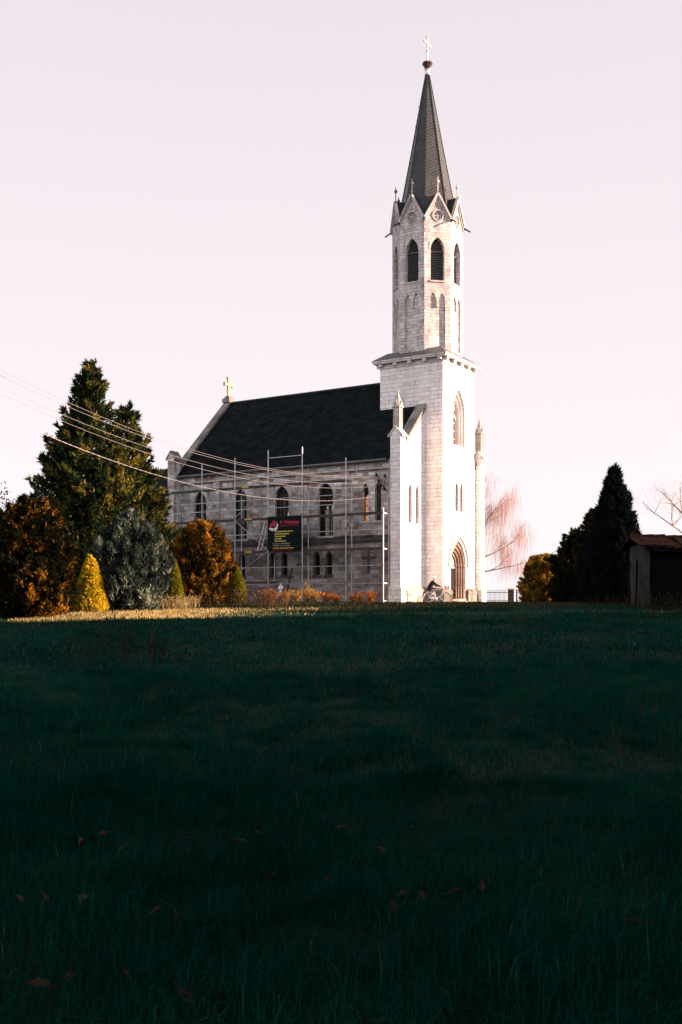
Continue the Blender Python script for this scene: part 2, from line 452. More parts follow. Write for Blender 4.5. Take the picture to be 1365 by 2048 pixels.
def window(T, c, w, z0, zs, za, depth, glass, kind='lancet', fmat='lead_came', name='window'):
    """part: tracery / frame; sub-part: pane"""
    f = MB()
    if kind == 'tracery':
        arch_strip(f, T, w + .02, w - .12, z0, zs, za + .01, za - .08, c, depth - .08, depth + .02)
        for s in (-w / 6, w / 6):
            p, q_ = T(c + s, z0, depth - .03), T(c + s, zs - .15, depth - .03); f.bar(p, q_, .07, .09)
        for s in (-w / 3, 0, w / 3):
            arch_tube(f, T, w / 3, zs - .2, zs - .15, zs + .22, c + s, depth - .03, .03, 5, legs=False)
        for s, zz, r in ((-w * .2, zs + .33, w * .14), (w * .2, zs + .33, w * .14), (0, zs + (za - zs) * .62, w * .15)):
            f.tube([T(c + s + r * math.cos(a), zz + r * math.sin(a), depth - .03) for a in np.linspace(0, 2 * math.pi, 12, endpoint=False)], .028, 5, closed=True)
        nb = int((zs - z0) / .62)
        for i in range(1, nb + 1):
            z = z0 + i * .62
            f.bar(T(c - w / 2, z, depth - .02), T(c + w / 2, z, depth - .02), .03, .03)
        for s in np.arange(-w / 2 + w / 12, w / 2, w / 6):
            f.bar(T(c + s, z0, depth - .01), T(c + s, zs, depth - .01), .018, .018)
    else:
        arch_strip(f, T, w + .02, w - .07, z0, zs, za + .01, za - .05, c, depth - .05, depth + .02)
        zm = z0 + (za - z0) * .42
        f.bar(T(c - w / 2, zm, depth - .02), T(c + w / 2, zm, depth - .02), .04, .05)
        # diamond leading
        sp = .17
        for sg in (-1, 1):
            k0 = -int((za - z0) / sp) - 3
            for k in range(k0, -k0):
                # line s*sg*1.25 + k*sp = z - z0
                pts = []
                for i in range(13):
                    s = -w / 2 + .03 + (w - .06) * i / 12
                    z = z0 + k * sp + sg * 1.3 * (s + w / 2)
                    lim = zs + (za - zs) * max(0, 1 - abs(2 * s / w)) ** .6
                    if z0 < z < lim - .02: pts.append((s, z))
                if len(pts) > 1:
                    f.bar(T(c + pts[0][0], pts[0][1], depth - .008), T(c + pts[-1][0], pts[-1][1], depth - .008), .014, .014)
    wo = f.build(name, M[fmat], CH)
    g_ = MB(); g_.poly([T(a, b, depth) for a, b in arch(w, z0, zs, za, 8, c)])
    g_.build('pane', M[glass], wo)
    return wo

def quoins(mb, T, z0, z1, side, c, w0=.42, w1=.28, h=.34, pr=.012, m=0):
    k = 0; z = z0
    while z + h < z1:
        w = w0 if k % 2 else w1
        a, b = (c, c + side * w)
        mb.prism([T(a, z + .012, -pr), T(b, z + .012, -pr), T(b, z + h - .012, -pr), T(a, z + h - .012, -pr)], Vector(T(0, 0, .05)) - Vector(T(0, 0, 0)), m)
        z += h; k += 1

# --- nave: long wall towards the camera (upper zone), lower thicker zone, far wall, gables
NW, NY0, NY1 = -3.55, 1.3, 20.0
upper = [(6.89, 1.18, 4.46, 7.2, 7.97, 'tracery', 'glass'), (10.45, 1.18, 4.46, 7.2, 7.97, 'tracery', 'glass'),
         (14.0, 1.14, 4.46, 7.2, 7.97, 'tracery', 'glass_dark'), (17.66, 1.14, 4.46, 7.2, 7.97, 'tracery', 'glass_dark'),
         (3.80, .46, 5.32, 7.3, 7.77, 'lancet', 'glass_amber'), (2.86, .46, 5.32, 7.3, 7.77, 'lancet', 'glass_amber')]
lower = [(c, .54, 1.87, 3.0, 3.47) for c in (6.43, 7.40, 10.03, 11.0, 13.62, 14.6, 17.2, 18.15)]
mb = MB()
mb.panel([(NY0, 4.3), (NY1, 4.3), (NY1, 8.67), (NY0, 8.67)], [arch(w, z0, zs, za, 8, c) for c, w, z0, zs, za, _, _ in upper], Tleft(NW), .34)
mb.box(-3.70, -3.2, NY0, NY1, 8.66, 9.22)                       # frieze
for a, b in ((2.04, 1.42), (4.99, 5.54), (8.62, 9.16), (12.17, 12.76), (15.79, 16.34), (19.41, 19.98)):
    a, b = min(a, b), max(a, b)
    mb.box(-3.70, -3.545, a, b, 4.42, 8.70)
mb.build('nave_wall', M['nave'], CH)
mb = MB()
mb.box(-3.80, -3.69, NY0 + .1, NY1, 9.02, 9.22); mb.box(-3.78, -3.69, NY0 + .1, NY1, 8.62, 8.72)
for k in range(26):
    y = 1.7 + k * .71
    mb.box(-3.78, -3.70, y, y + .1, 8.88, 9.02)
mb.build('eaves_moulding', M['trim'], CH)
for w_ in upper:
    window(Tleft(NW), w_[0], w_[1], w_[2], w_[3], w_[4], .3, w_[6], w_[5])
    s = MB(); c, w = w_[0], w_[1]
    s.prism([(NW - .12, c - w / 2 - .12, w_[2] - .16), (NW + .02, c - w / 2 - .12, w_[2] - .16), (NW + .02, c - w / 2 - .12, w_[2] + .01), (NW - .12, c - w / 2 - .12, w_[2] - .08)], (0, w + .24, 0))
    s.build('window_sill', M['trim'], CH)
# voussoir arches over the upper windows
for c, w, z0, zs, za, k, _ in upper:
    mb = MB()
    d = .26 if k == 'tracery' else .16
    arch_strip(mb, Tleft(NW), w + 2 * d, w + .004, z0, zs, za + d, za + .002, c, -.012, .02, legs=False)
    mb.build('window_arch', M['trim'], CH)
mb = MB()
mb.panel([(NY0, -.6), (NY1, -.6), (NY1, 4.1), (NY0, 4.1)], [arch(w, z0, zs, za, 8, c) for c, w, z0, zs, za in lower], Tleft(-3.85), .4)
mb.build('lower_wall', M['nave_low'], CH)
for c, w, z0, zs, za in lower: window(Tleft(-3.85), c, w, z0, zs, za, .36, 'glass_dark')
for c, w, z0, zs, za in lower:
    mb = MB()
    mb.prism([(-3.97, c - w / 2 - .1, z0 - .14), (-3.84, c - w / 2 - .1, z0 - .14), (-3.84, c - w / 2 - .1, z0 + .01), (-3.97, c - w / 2 - .1, z0 - .07)], (0, w + .2, 0))
    mb.build('lower_sill', M['ledge'], CH)
mb = MB()                                                       # weathered ledge between the zones
mb.prism([(-4.02, NY0 + .1, 4.02), (-4.02, NY0 + .1, 4.12), (-3.5, NY0 + .1, 4.44), (-3.5, NY0 + .1, 4.02)], (0, NY1 - NY0 - .1, 0))
mb.box(-3.93, -3.84, NY0 + .12, NY1, 3.90, 4.02)
mb.build('string_ledge', M['ledge'], CH)
mb = MB()                                                       # plinth course
mb.prism([(-4.08, NY0 + .1, -.6), (-4.08, NY0 + .1, .78), (-3.84, NY0 + .1, 1.05), (-3.84, NY0 + .1, -.6)], (0, NY1 - NY0 - .1, 0))
mb.box(-4.12, -4.07, NY0 + .12, NY1, .62, .78)
mb.build('nave_plinth', M['nave_low'], CH)
mb = MB()                                                       # cross of projecting stones
mb.box(-3.90, -3.84, 3.27, 3.45, 2.98, 3.44); mb.box(-3.90, -3.84, 2.83, 3.22, 2.86, 3.02); mb.box(-3.90, -3.84, 3.50, 3.90, 2.86, 3.02)
mb.box(-3.90, -3.84, 3.27, 3.45, 1.93, 2.9)
mb.build('wall_cross', M['ledge'], CH)
# far wall with its windows, floor, gables
mb = MB()
fw = [(c, 1.15, 4.46, 7.2, 7.97) for c in (6.9, 10.45, 14.0, 17.66)]
mb.panel([(NY0, -.6), (NY1, -.6), (NY1, 9.22), (NY0, 9.22)], [arch(*w[1:], 8, w[0]) for w in fw], Tright(MIR(NW)), .34)
mb.build('far_wall', M['nave'], CH)
for c, w, z0, zs, za in fw: window(Tright(MIR(NW)), c, w, z0, zs, za, .3, 'glass_clear', 'tracery')
mb = MB(); mb.box(-3.6, MIR(-3.6), 1.4, 19.9, -.1, .05); mb.build('nave_floor', M['plaster'], CH)

SL = .987
def rz(x): return 9.22 + (min(x, MIR(x)) + 3.95) * SL
gz = [(-3.85, -.6), (MIR(-3.85), -.6), (MIR(-3.85), rz(-3.85) + .02), (CC, rz(CC) + .05), (-3.85, rz(-3.85) + .02)]
glanc = [(-2.12, .44, 5.2, 7.3, 7.72), (-1.16, .44, 5.2, 7.3, 7.72)]
mb = MB()
mb.panel(gz, [arch(w, z0, zs, za, 8, c) for c, w, z0, zs, za in glanc] + [arch(w, z0, zs, za, 8, MIR(c)) for c, w, z0, zs, za in glanc], Tfront(1.29), .26)
mb.build('west_gable_wall', M['tower'], CH)
for c, w, z0, zs, za in glanc:
    for cc in (c, MIR(c)):
        wo = window(Tfront(1.29), cc, w, z0, zs, za, .22, 'glass_clear')
for c in (-1.64, MIR(-1.64)):
    mb = MB()
    mb.prism([(c - .85, 1.17, 5.02), (c - .85, 1.30, 5.02), (c - .85, 1.30, 5.2), (c - .85, 1.17, 5.12)], (1.7, 0, 0))
    for cc in (c - .48, c + .48): arch_strip(mb, Tfront(1.29), .44 + .3, .444, 5.2, 7.3, 7.72 + .17, 7.722, cc, -.012, .02)
    mb.build('lancet_surround', M['pale_trim'], CH)
mb = MB(); mb.panel(gz, [], Tback(20.0)); mb.build('east_gable_wall', M['nave'], CH)

def coping(y0, y1, dz, name, x_end=None):
    b = MB()
    for sg in (1, -1):
        f = (lambda x: x) if sg == 1 else MIR
        xa, xb = -3.62, (x_end if x_end is not None else CC)
        pts = [(f(xa), y0, rz(xa) - .3), (f(xb), y0, rz(xb) - .3), (f(xb), y0, rz(xb) + dz), (f(xa), y0, rz(xa) + dz)]
        b.prism(pts, (0, y1 - y0, 0))
        # stepped drip edge
        b.prism([(f(xa), y0 - .05, rz(xa) + dz - .12), (f(xb), y0 - .05, rz(xb) + dz - .12), (f(xb), y0 - .05, rz(xb) + dz - .02), (f(xa), y0 - .05, rz(xa) + dz - .02)], (0, .052, 0))
    return b.build(name, M['coping'], CH)
coping(1.26, 1.92, .15, 'west_coping')
coping(19.5, 20.08, .30, 'east_coping')
mb = MB()
for f in (lambda x: x, MIR):
    xa, xb = -3.98, CC
    mb.prism([(f(xa), 1.9, rz(xa) - .1), (f(xb), 1.9, rz(xb) - .1), (f(xb), 1.9, rz(xb) + .03), (f(xa), 1.9, rz(xa) + .03)], (0, 17.65, 0))
ro = mb.build('nave_roof', M['roof'], CH)
mb = MB(); mb.tube([(CC, 1.9, rz(CC) + .06), (CC, 19.5, rz(CC) + .06)], .09, 8); mb.build('ridge_cap', M['lead_dark'], ro)
mb = MB(); mb.tube([(-4.04, 1.95, 9.14), (-4.04, 19.4, 9.12)], .085, 8)
for k in range(18): mb.bar((-4.04, 2.2 + k, 9.05), (-3.8, 2.2 + k, 9.02), .03, .03)
mb.build('gutter', M['lead'], CH)
mb = MB()                                                       # gable cross at the east end
mb.frustum((CC, 19.78), (.36, .36), (.34, .34), rz(CC) + .1, rz(CC) + .42); mb.frustum((CC, 19.78), (.26, .26), (.16, .16), rz(CC) + .42, rz(CC) + .62)
gc = mb.build('cross_base', M['coping'], CH)
mb = MB(); z0 = rz(CC) + .62
mb.box(CC - .10, CC + .10, 19.69, 19.87, z0, z0 + 1.42); mb.box(CC - .46, CC - .102, 19.69, 19.87, z0 + .80, z0 + 1.0); mb.box(CC + .102, CC + .46, 19.69, 19.87, z0 + .80, z0 + 1.0)
for dx, dz in ((-.46, .9), (.46, .9), (0, 1.42)):
    mb.box(CC + dx - (.05 if dx else .14), CC + dx + (.05 if dx else .14), 19.66, 19.9, z0 + dz - (.14 if dx else .05), z0 + dz + (.14 if dx else .05))
mb.build('gable_cross', M['cross_stone'], CH, bevel=.015)

def corner_buttress(x0, x1, y0, y1, ztop, name, mat, pin=True):
    b = MB()
    b.box(x0, x1, y0, y1, 1.1, ztop - .42)
    b.frustum(((x0 + x1) / 2, (y0 + y1) / 2), ((x1 - x0) / 2 + .1, (y1 - y0) / 2 + .1), ((x1 - x0) / 2 + .02, (y1 - y0) / 2 + .02), .92, 1.12)
    b.box(x0 - .1, x1 + .1, y0 - .1, y1 + .1, -.6, .92)
    # gablet faces under the saddle
    for xs in (x0, x1):
        pass
    ym = (y0 + y1) / 2; h = ztop
    b.prism([(x0, y0, h - .42), (x0, y1, h - .42), (x0, ym, h)], (x1 - x0, 0, 0))
    bo = b.build(name, M[mat], CH)
    c = MB()
    for ya, s in ((y0, -1), (y1, 1)):
        c.prism([(x0 - .07, ym, h + .015), (x0 - .07, ym, h + .09), (x0 - .07, ya + s * .16, h - .50), (x0 - .07, ya + s * .16, h - .60)], (x1 - x0 + .14, 0, 0))
    c.build('saddle_cap', M['pale_trim' if mat == 'tower' else 'coping'], bo)
    if pin:
        p = MB(); cx_, cy_ = (x0 + x1) / 2, ym
        p.box(cx_ - .19, cx_ + .19, cy_ - .19, cy_ + .19, h - .3, h + 1.3)
        for i in (-1, 1):
            for j in (-1, 1):
                p.tube([(cx_ + i * .19, cy_ + j * .19, h), (cx_ + i * .19, cy_ + j * .19, h + 1.25)], .045, 6)
        p.frustum((cx_, cy_), (.27, .27), (.25, .25), h + 1.25, h + 1.34)
        for dx, dy in ((1, 0), (-1, 0), (0, 1), (0, -1)):
            t = Vector((-dy, dx, 0)); n = Vector((dx, dy, 0)); o_ = Vector((cx_, cy_, 0)) + n * .27
            p.prism([o_ - t * .22 + Vector((0, 0, h + 1.25)), o_ + t * .22 + Vector((0, 0, h + 1.25)), o_ + Vector((0, 0, h + 1.68))], n * -.2)
        p.frustum((cx_, cy_), (.215, .215), (.035, .035), h + 1.34, h + 2.2)
        p.lathe([(.03, 0), (.075, .05), (.075, .1), (.02, .17)], (cx_, cy_, h + 2.18), 8)
        p.build('pinnacle', M['coping_pin'], bo)
    return bo
M['coping_pin'] = m_stone('lichened_pinnacle_stone', [(0, (.42, .39, .35)), (1, (.54, .51, .47))], .6, .3, .01, grime=(.5, .48, .42), lichen=(.40, .27, .08))
corner_buttress(-4.44, -3.80, .72, 1.45, 11.05, 'corner_buttress', 'tower')
corner_buttress(7.93, 8.45, .86, 1.40, 11.05, 'corner_buttress', 'tower')
corner_buttress(-4.32, -3.6, 19.45, 20.05, 10.95, 'corner_buttress', 'nave', pin=False)

# --- tower: square shaft
TW = 4.753
bigw = (CC + .05, 1.84, 10.65, 12.75, 14.5)
lanc = [(2.05, .42, 6.2, 7.75, 8.12), (2.78, .42, 6.2, 7.75, 8.12)]
DC, DW = 2.32, 2.34
mb = MB()
mb.panel([(0, -.6), (TW, -.6), (TW, 16.0), (0, 16.0)],
         [arch(bigw[1], *bigw[2:], 10, bigw[0])] + [arch(w, z0, zs, za, 6, c) for c, w, z0, zs, za in lanc] + [arch(DW, .3, 2.55, 4.25, 12, DC)],
         Tfront(0), [.2, .22, .22, .12])
mb.panel([(0, -.6), (TW, -.6), (TW, 16.0), (0, 16.0)], [], Tleft(0))
mb.panel([(0, -.6), (TW, -.6), (TW, 16.0), (0, 16.0)], [], Tright(TW))
mb.panel([(0, -.6), (TW, -.6), (TW, 16.0), (0, 16.0)], [], Tback(TW))
mb.build('tower_wall', M['tower'], CH)
# big tracery window: stepped jamb, tracery, pane
mb = MB()
arch_strip(mb, Tfront(0), 1.84, 1.50, 10.65, 12.75, 14.5, 14.18, bigw[0], .2, .42)
arch_strip(mb, Tfront(0), 1.50, 1.24, 10.65, 12.75, 14.18, 13.94, bigw[0], .36, .62)
arch_tube(mb, Tfront(0), 1.66, 10.65, 12.75, 14.34, bigw[0], .19, .05)
arch_tube(mb, Tfront(0), 1.38, 10.65, 12.75, 14.06, bigw[0], .34, .05)
mb.prism([(bigw[0] - .95, -.08, 10.48), (bigw[0] - .95, .62, 10.48), (bigw[0] - .95, .62, 10.72), (bigw[0] - .95, -.08, 10.58)], (1.9, 0, 0))
mb.build('window_jamb', M['pale_trim'], CH)
f = MB(); T = Tfront(0); c = bigw[0]
arch_strip(f, T, 1.26, 1.10, 10.65, 12.75, 13.95, 13.80, c, .50, .66)
f.bar(T(c, 10.65, .56), T(c, 12.6, .56), .10, .14)
for s in (-.30, .30):
    arch_tube(f, T, .56, 12.3, 12.35, 12.85, c + s, .56, .05, 6, legs=False)
    f.tube([T(c + s + .09 * math.cos(a), 12.75 + .09 * math.sin(a), .56) for a in np.linspace(0, 6.283, 9)[:-1]], .03, 5, closed=True)
for i in range(4):
    a = math.pi / 4 + i * math.pi / 2
    f.tube([T(c + .15 * math.cos(a) + .13 * math.cos(t), 13.3 + .15 * math.sin(a) + .13 * math.sin(t), .56) for t in np.linspace(0, 6.283, 10)[:-1]], .035, 5, closed=True)
f.tube([T(c + .33 * math.cos(t), 13.3 + .33 * math.sin(t), .56) for t in np.linspace(0, 6.283, 17)[:-1]], .05, 6, closed=True)
for i in range(1, 4): f.bar(T(c - .6, 10.65 + i * .55, .6), T(c + .6, 10.65 + i * .55, .6), .03, .04)
wo = f.build('tower_window', M['pale_trim'], CH)
g_ = MB(); g_.poly([T(a, b, .62) for a, b in arch(1.2, 10.65, 12.75, 13.9, 8, c)]); g_.build('pane', M['glass_amber'], wo)
for c, w, z0, zs, za in lanc: window(Tfront(0), c, w, z0, zs, za, .18, 'glass_amber')
mb = MB()
for c, w, z0, zs, za in lanc: arch_strip(mb, Tfront(0), w + .2, w + .004, z0, zs, za + .12, za + .002, c, -.014, .02)
mb.prism([(1.72, -.1, 6.04), (1.72, .1, 6.04), (1.72, .1, 6.21), (1.72, -.1, 6.13)], (1.4, 0, 0))
mb.build('lancet_surround', M['pale_trim'], CH)
# portal: four receding orders, shafts, hood mould, tympanum, doors, step
mb = MB()
wz = [(2.34, 4.25), (2.02, 3.98), (1.74, 3.74), (1.48, 3.52), (1.24, 3.32)]
for i in range(4):
    (wa, za), (wb, zb) = wz[i], wz[i + 1]
    arch_strip(mb, Tfront(0), wa, wb, .3, 2.55, za, zb, DC, .12 + .12 * i, .24 + .12 * i)
    if i < 3:
        arch_tube(mb, Tfront(0), (wa + wb) / 2 - .02, .95, 2.55, (za + zb) / 2, DC, .125 + .12 * i, .045)
for sg in (-1, 1):                                             # dado blocks and capitals
    for i in range(4):
        x = DC + sg * (wz[i][0] / 2 - .10)
        mb.box(x - .13, x + .13, .06 + .12 * i, .23 + .12 * i, .3, .95)
        mb.box(x - .12, x + .12, .05 + .12 * i, .23 + .12 * i, 2.5, 2.62)
M['portal'] = m_stone('shade_browned_portal_stone', [(0, (.24, .165, .13)), (1, (.34, .25, .20))], .8, .4, .01, grime=(.5, .5, .5))  # shade of the doorway reveals painted in as darker brown stone
po = mb.build('portal', M['portal'], CH)
mb = MB()
arch_strip(mb, Tfront(0), 3.0, 2.74, 2.62, 2.62, 4.72, 4.50, DC, -.12, .02, legs=False, n=14)
for sg in (-1, 1): mb.box(DC + sg * 1.44 - .12, DC + sg * 1.44 + .12, -.15, .02, 2.5, 2.66)
mb.build('hood_mould', M['pale_trim'], po)
mb = MB(); mb.poly([(a, .60, b) for a, b in arch(1.26, 2.4, 2.56, 3.33, 8, DC)])
mb.tube([(DC + .2 * math.cos(t), 0.59, 2.85 + .2 * math.sin(t)) for t in np.linspace(0, 6.283, 13)[:-1]], .03, 5, closed=True)
mb.box(DC - .62, DC + .62, .55, .62, 2.38, 2.52)
mb.build('tympanum', M['trim'], po)
mb = MB()
for sg in (-1, 1):
    for k in range(4):
        x0 = DC + sg * (.01 + .15 * k); mb.box(min(x0, x0 + sg * .145), max(x0, x0 + sg * .145), .58 + .004 * (k % 2), .64, .3, 2.38)
    mb.box(min(DC + sg * .02, DC + sg * .6), max(DC + sg * .02, DC + sg * .6), .55, .58, .55, .66); mb.box(min(DC + sg * .02, DC + sg * .6), max(DC + sg * .02, DC + sg * .6), .55, .58, 1.8, 1.9)
do = mb.build('door', M['door'], po)
mb = MB(); mb.tube([(DC + .07, .54, 1.2), (DC + .07, .50, 1.2), (DC + .07, .50, 1.34), (DC + .07, .54, 1.34)], .015, 6); mb.build('handle', M['iron'], do)
mb = MB(); mb.box(DC - 1.05, DC + 1.05, -.1, .64, -.4, .3); mb.box(DC - 1.3, DC + 1.3, -.55, -.1, -.4, .14)
mb.build('door_step', M['plinth'], po)
mb = MB()                                                       # tower plinth
for i_, (a, b) in enumerate(((-.16, DC - 1.25), (DC + 1.25, TW + .16))):
    if i_: mb.build('tower_plinth', M['plinth'], CH); mb = MB()
    mb.box(a, b, -.16, .02, -.6, .82); mb.prism([(a, -.16, .82), (a, .02, .82), (a, .02, 1.0), (a, -.02, 1.0)], (b - a, 0, 0))
    mb.box(a - .03, b + .03, -.2, -.15, .66, .80)
mb.box(TW - .02, TW + .16, .02, 1.3, -.6, .82)
mb.build('tower_plinth', M['plinth'], CH); mb = MB()
mb.box(-.16, .02, .02, 1.3, -.6, .82); mb.prism([(-.16, .02, .82), (.02, .02, .82), (.02, .02, 1.0), (-.02, .02, 1.0)], (0, 1.28, 0))
mb.build('tower_plinth', M['plinth'], CH)
for a, b in ((-3.8, -.17), (TW + .17, MIR(-3.8))):
    mb = MB()
    mb.box(a, b, 1.09, 1.31, -.6, .86); mb.prism([(a, 1.09, .86), (a, 1.31, .86), (a, 1.31, 1.08), (a, 1.24, 1.08)], (b - a, 0, 0))
    mb.build('gable_plinth', M['plinth'], CH)
# cornice: string, corbels, slab, skirt roof
mb = MB(); o = .08
mb.box(-o, TW + o, -o, TW + o, 15.92, 16.02)
for k in range(5):
    s = .02 + k * (TW - .30) / 4
    for a in ((s, s + .26, -.3, .02), (s, s + .26, TW - .02, TW + .3)): mb.box(a[0], a[1], a[2], a[3], 16.021, 16.22)
    for a in ((-.3, .02, s, s + .26), (TW - .02, TW + .3, s, s + .26)): mb.box(a[0], a[1], a[2] + .003, a[3] - .003, 16.021, 16.218)
mb.box(.0, TW, .0, TW, 16.0, 16.21)
o = .36; mb.box(-o, TW + o, -o, TW + o, 16.22, 16.33); o = .42; mb.box(-o, TW + o, -o, TW + o, 16.331, 16.42)
co = mb.build('cornice', M['pale_trim'], CH)
mb = MB(); o = TW / 2 + .44
mb.frustum((CC, CC), (o, o), (2.0, 2.0), 16.421, 17.02)
mb.build('skirt_roof', M['lead'], co)

# --- octagon belfry
S8 = 1.858; HF = S8 * (1 + 2 ** .5) / 2
def frame8(k, out=HF):
    a = -math.pi / 2 + k * math.pi / 4
    n = Vector((math.cos(a), math.sin(a), 0)); t = Vector((-n.y, n.x, 0))
    return n, t, (lambda s, z, d: tuple(Vector((CC, CC, z)) + t * s + n * (out - d)))
ZV, ZA = 25.72, 27.32
mbw, mbl, trims = MB(), MB(), []
rec_s = arch(.44, 18.2, 20.2, 20.72, 6, -.285)
def twin(w=.46, g=.16, z0=17.0, zs=20.15, za=20.72, zc=19.75):
    """double-headed recess: two pointed heads with a pendant between them"""
    a = arch(w, z0, zs, za, 6, -(w + g) / 2); b = arch(w, z0, zs, za, 6, (w + g) / 2)
    # right lancet: from its right foot up and over to spring on the inside, pendant, then the left one
    left_foot, rb = a[0], b[1]
    up_b = b[2:]                       # right spring ... left spring of b
    up_a = a[2:]
    pend = [(up_b[-1][0], zc + .25), (g / 2 - .03, zc), (-g / 2 + .03, zc), (up_a[0][0], zc + .25)]
    return [left_foot, rb] + up_b + pend + up_a
for k in range(8):
    n, t, T = frame8(k)
    out_p = [(-S8 / 2, 16.6), (S8 / 2, 16.6), (S8 / 2, ZV), (0, ZA), (-S8 / 2, ZV)]
    bw_ = arch(.98, 21.55, 23.55, 24.42, 8, 0)
    ros = [(.31 * math.cos(x), 25.86 + .31 * math.sin(x)) for x in np.linspace(0, 2 * math.pi, 20, endpoint=False)]
    mbw.panel(out_p, [bw_, twin(), ros], T, [.42, .13, .10])
    mbw.poly([T(a, b, .13) for a, b in twin()]); 
    mbw.poly([T(a, b, .10) for a, b in ros])
    mbr = MB(); trims.append(('belfry_arch', mbr))
    arch_strip(mbr, T, 1.30, .985, 21.55, 23.55, 24.70, 24.43, 0, -.014, .03, legs=False)
    mbr = MB(); trims.append(('belfry_sill', mbr))
    mbr.prism([T(-.56, 21.42, -.07), T(-.56, 21.42, .3), T(-.56, 21.57, .3), T(-.56, 21.50, -.07)], t * 1.12)
    mbr = MB(); trims.append(('roundel', mbr))
    mbr.tube([T(.36 * math.cos(x), 25.86 + .36 * math.sin(x), -.01) for x in np.linspace(0, 6.283, 21)[:-1]], .05, 6, closed=True)
    for i in range(4):
        aa = i * math.pi / 2 + math.pi / 4
        mbr.tube([T(.15 * math.cos(aa) + .13 * math.cos(x), 25.86 + .15 * math.sin(aa) + .13 * math.sin(x), .05) for x in np.linspace(0, 6.283, 11)[:-1]], .032, 5, closed=True)
    mbr = MB(); trims.append(('gable_moulding', mbr))
    for sg in (-1, 1):
        p0, p1 = Vector(T(sg * (S8 / 2 + .01), ZV - .06, -.06)), Vector(T(0, ZA + .02, -.06))
        mbr.bar(p0, p1, .22, .12, up=(p1 - p0).cross(n))
        p0, p1 = Vector(T(sg * (S8 / 2 - .05), ZV - .22, -.03)), Vector(T(0, ZA - .22, -.03))
        mbr.bar(p0, p1, .10, .07, up=(p1 - p0).cross(n))
    # little roofs running back to the spire
    for sg in (-1, 1):
        e = Vector(T(sg * (S8 / 2 + .02), ZV + .02, -.16)); a_ = Vector(T(0, ZA + .14, -.16))
        ai = Vector(T(0, ZA + .10, HF - .9)); ei = Vector(T(sg * .70, ZV + .02, HF - 1.55))
        mbl.prism([e, a_, ai, ei], (0, 0, -.07))
wall8 = mbw.build('belfry_wall', M['octagon'], CH)
for nm_, mbr in trims: mbr.build(nm_, M['trim'], wall8)
mbl.build('gablet_roof', M['lead_dark'], wall8)
for k in range(8):
    n, t, T = frame8(k)
    lv = MB()
    for i in range(23):
        z = 21.62 + i * .118
        wd = .98
        if z > 23.55:
            a = .49; r = .87; rad = (a * a + r * r) / (2 * a); zz = z - 23.55
            wd = 2 * max(0, math.sqrt(max(0, rad * rad - zz * zz)) - (rad - a))
        if wd < .1: continue
        lv.bar(T(-wd / 2, z, .34), T(wd / 2, z, .34), .10, .025, up=tuple(n * .7 + Vector((0, 0, .7))))
    lv.bar(T(-.49, 23.52, .28), T(.49, 23.52, .28), .07, .07)
    lo = lv.build('louvre', M['louvre'], wall8)
    g_ = MB(); g_.poly([T(a, b, .42) for a, b in arch(1.0, 21.54, 23.55, 24.43, 8, 0)]); g_.build('louvre_back', M['void'], lo)
    fi = MB()
    c0 = Vector(T(0, ZA + .05, -.02))
    fi.lathe([(.08, -.1), (.07, .0), (.04, .12), (.032, .62), (.07, .66), (.11, .74), (.11, .80), (.06, .88), (.03, .92), (.035, .98), (.012, 1.1)], tuple(c0), 8)
    fi.build('finial', M['trim'] if k in (0, 1, 7, 2) else M['lead'], wall8)
    sp = MB()
    a = -math.pi / 2 + (k + .5) * math.pi / 4
    dv = Vector((math.cos(a), math.sin(a), 0)); p0 = Vector((CC, CC, ZV - .1)) + dv * (HF / math.cos(math.pi / 8) - .1)
    sp.tube([p0, p0 + dv * .3 + Vector((0, 0, -.06)), p0 + dv * .62 + Vector((0, 0, -.26))], [.07, .055, .045], 6)
    sp.build('water_spout', M['lead_dark'], wall8)
# --- spire
def oct_ring(ap, z):
    r = ap / math.cos(math.pi / 8)
    return [(CC + r * math.cos(-math.pi / 2 + (k + .5) * math.pi / 4), CC + r * math.sin(-math.pi / 2 + (k + .5) * math.pi / 4), z) for k in range(8)]
mb = MB()
rings = [(2.02, 25.5), (1.56, 28.0), (1.04, 30.9), (.58, 33.6), (.10, 36.45)]
P = [p for ap, z in rings for p in oct_ring(ap, z)]
F = [(i * 8 + j, i * 8 + (j + 1) % 8, i * 8 + 8 + (j + 1) % 8, i * 8 + 8 + j) for i in range(4) for j in range(8)]
mb.add(P, F)
spo = mb.build('spire', M['spire'], CH)
mb = MB()
for k in range(8):
    mb.tube([oct_ring(ap + .012, z)[k] for ap, z in rings], .035, 5)
mb.build('hip_roll', M['lead_dark'], spo)
mb = MB()
for z, ap in ((27.8, 1.60), (28.9, 1.40), (30.1, 1.19), (31.3, .98), (32.6, .76), (34, .52)):
    for k in (2, 5):
        n, t, T = frame8(k, ap)
        p = Vector(T(.1, z, 0)); mb.tube([p, p + n * .12 + Vector((0, 0, .03)), p + n * .15 + Vector((0, 0, .12))], .015, 5)
mb.build('roof_hook', M['iron'], spo)
mb = MB()
mb.lathe([(.17, 0), (.20, .1), (.14, .16), (.16, .30), (.22, .38), (.13, .42)], (CC, CC, 36.35), 12)
to = mb.build('spire_collar', M['gilt'], spo)
mb = MB()
mb.lathe([(.13, 0), (.17, .05), (.31, .26), (.37, .34), (.35, .44), (.22, .50), (.07, .56)], (CC, CC, 36.76), 8)
mb.build('spire_knob', M['copper'], to)
mb = MB(); a = R(-28)
ax = Vector((1, 0, 0)); c0 = Vector((CC, CC, 0))
mb.tube([c0 + Vector((0, 0, 37.3)), c0 + Vector((0, 0, 38.0))], [.075, .05], 6)
mb.bar(c0 + Vector((0, 0, 38.0)), c0 + Vector((0, 0, 39.0)), .11, .06, up=ax)
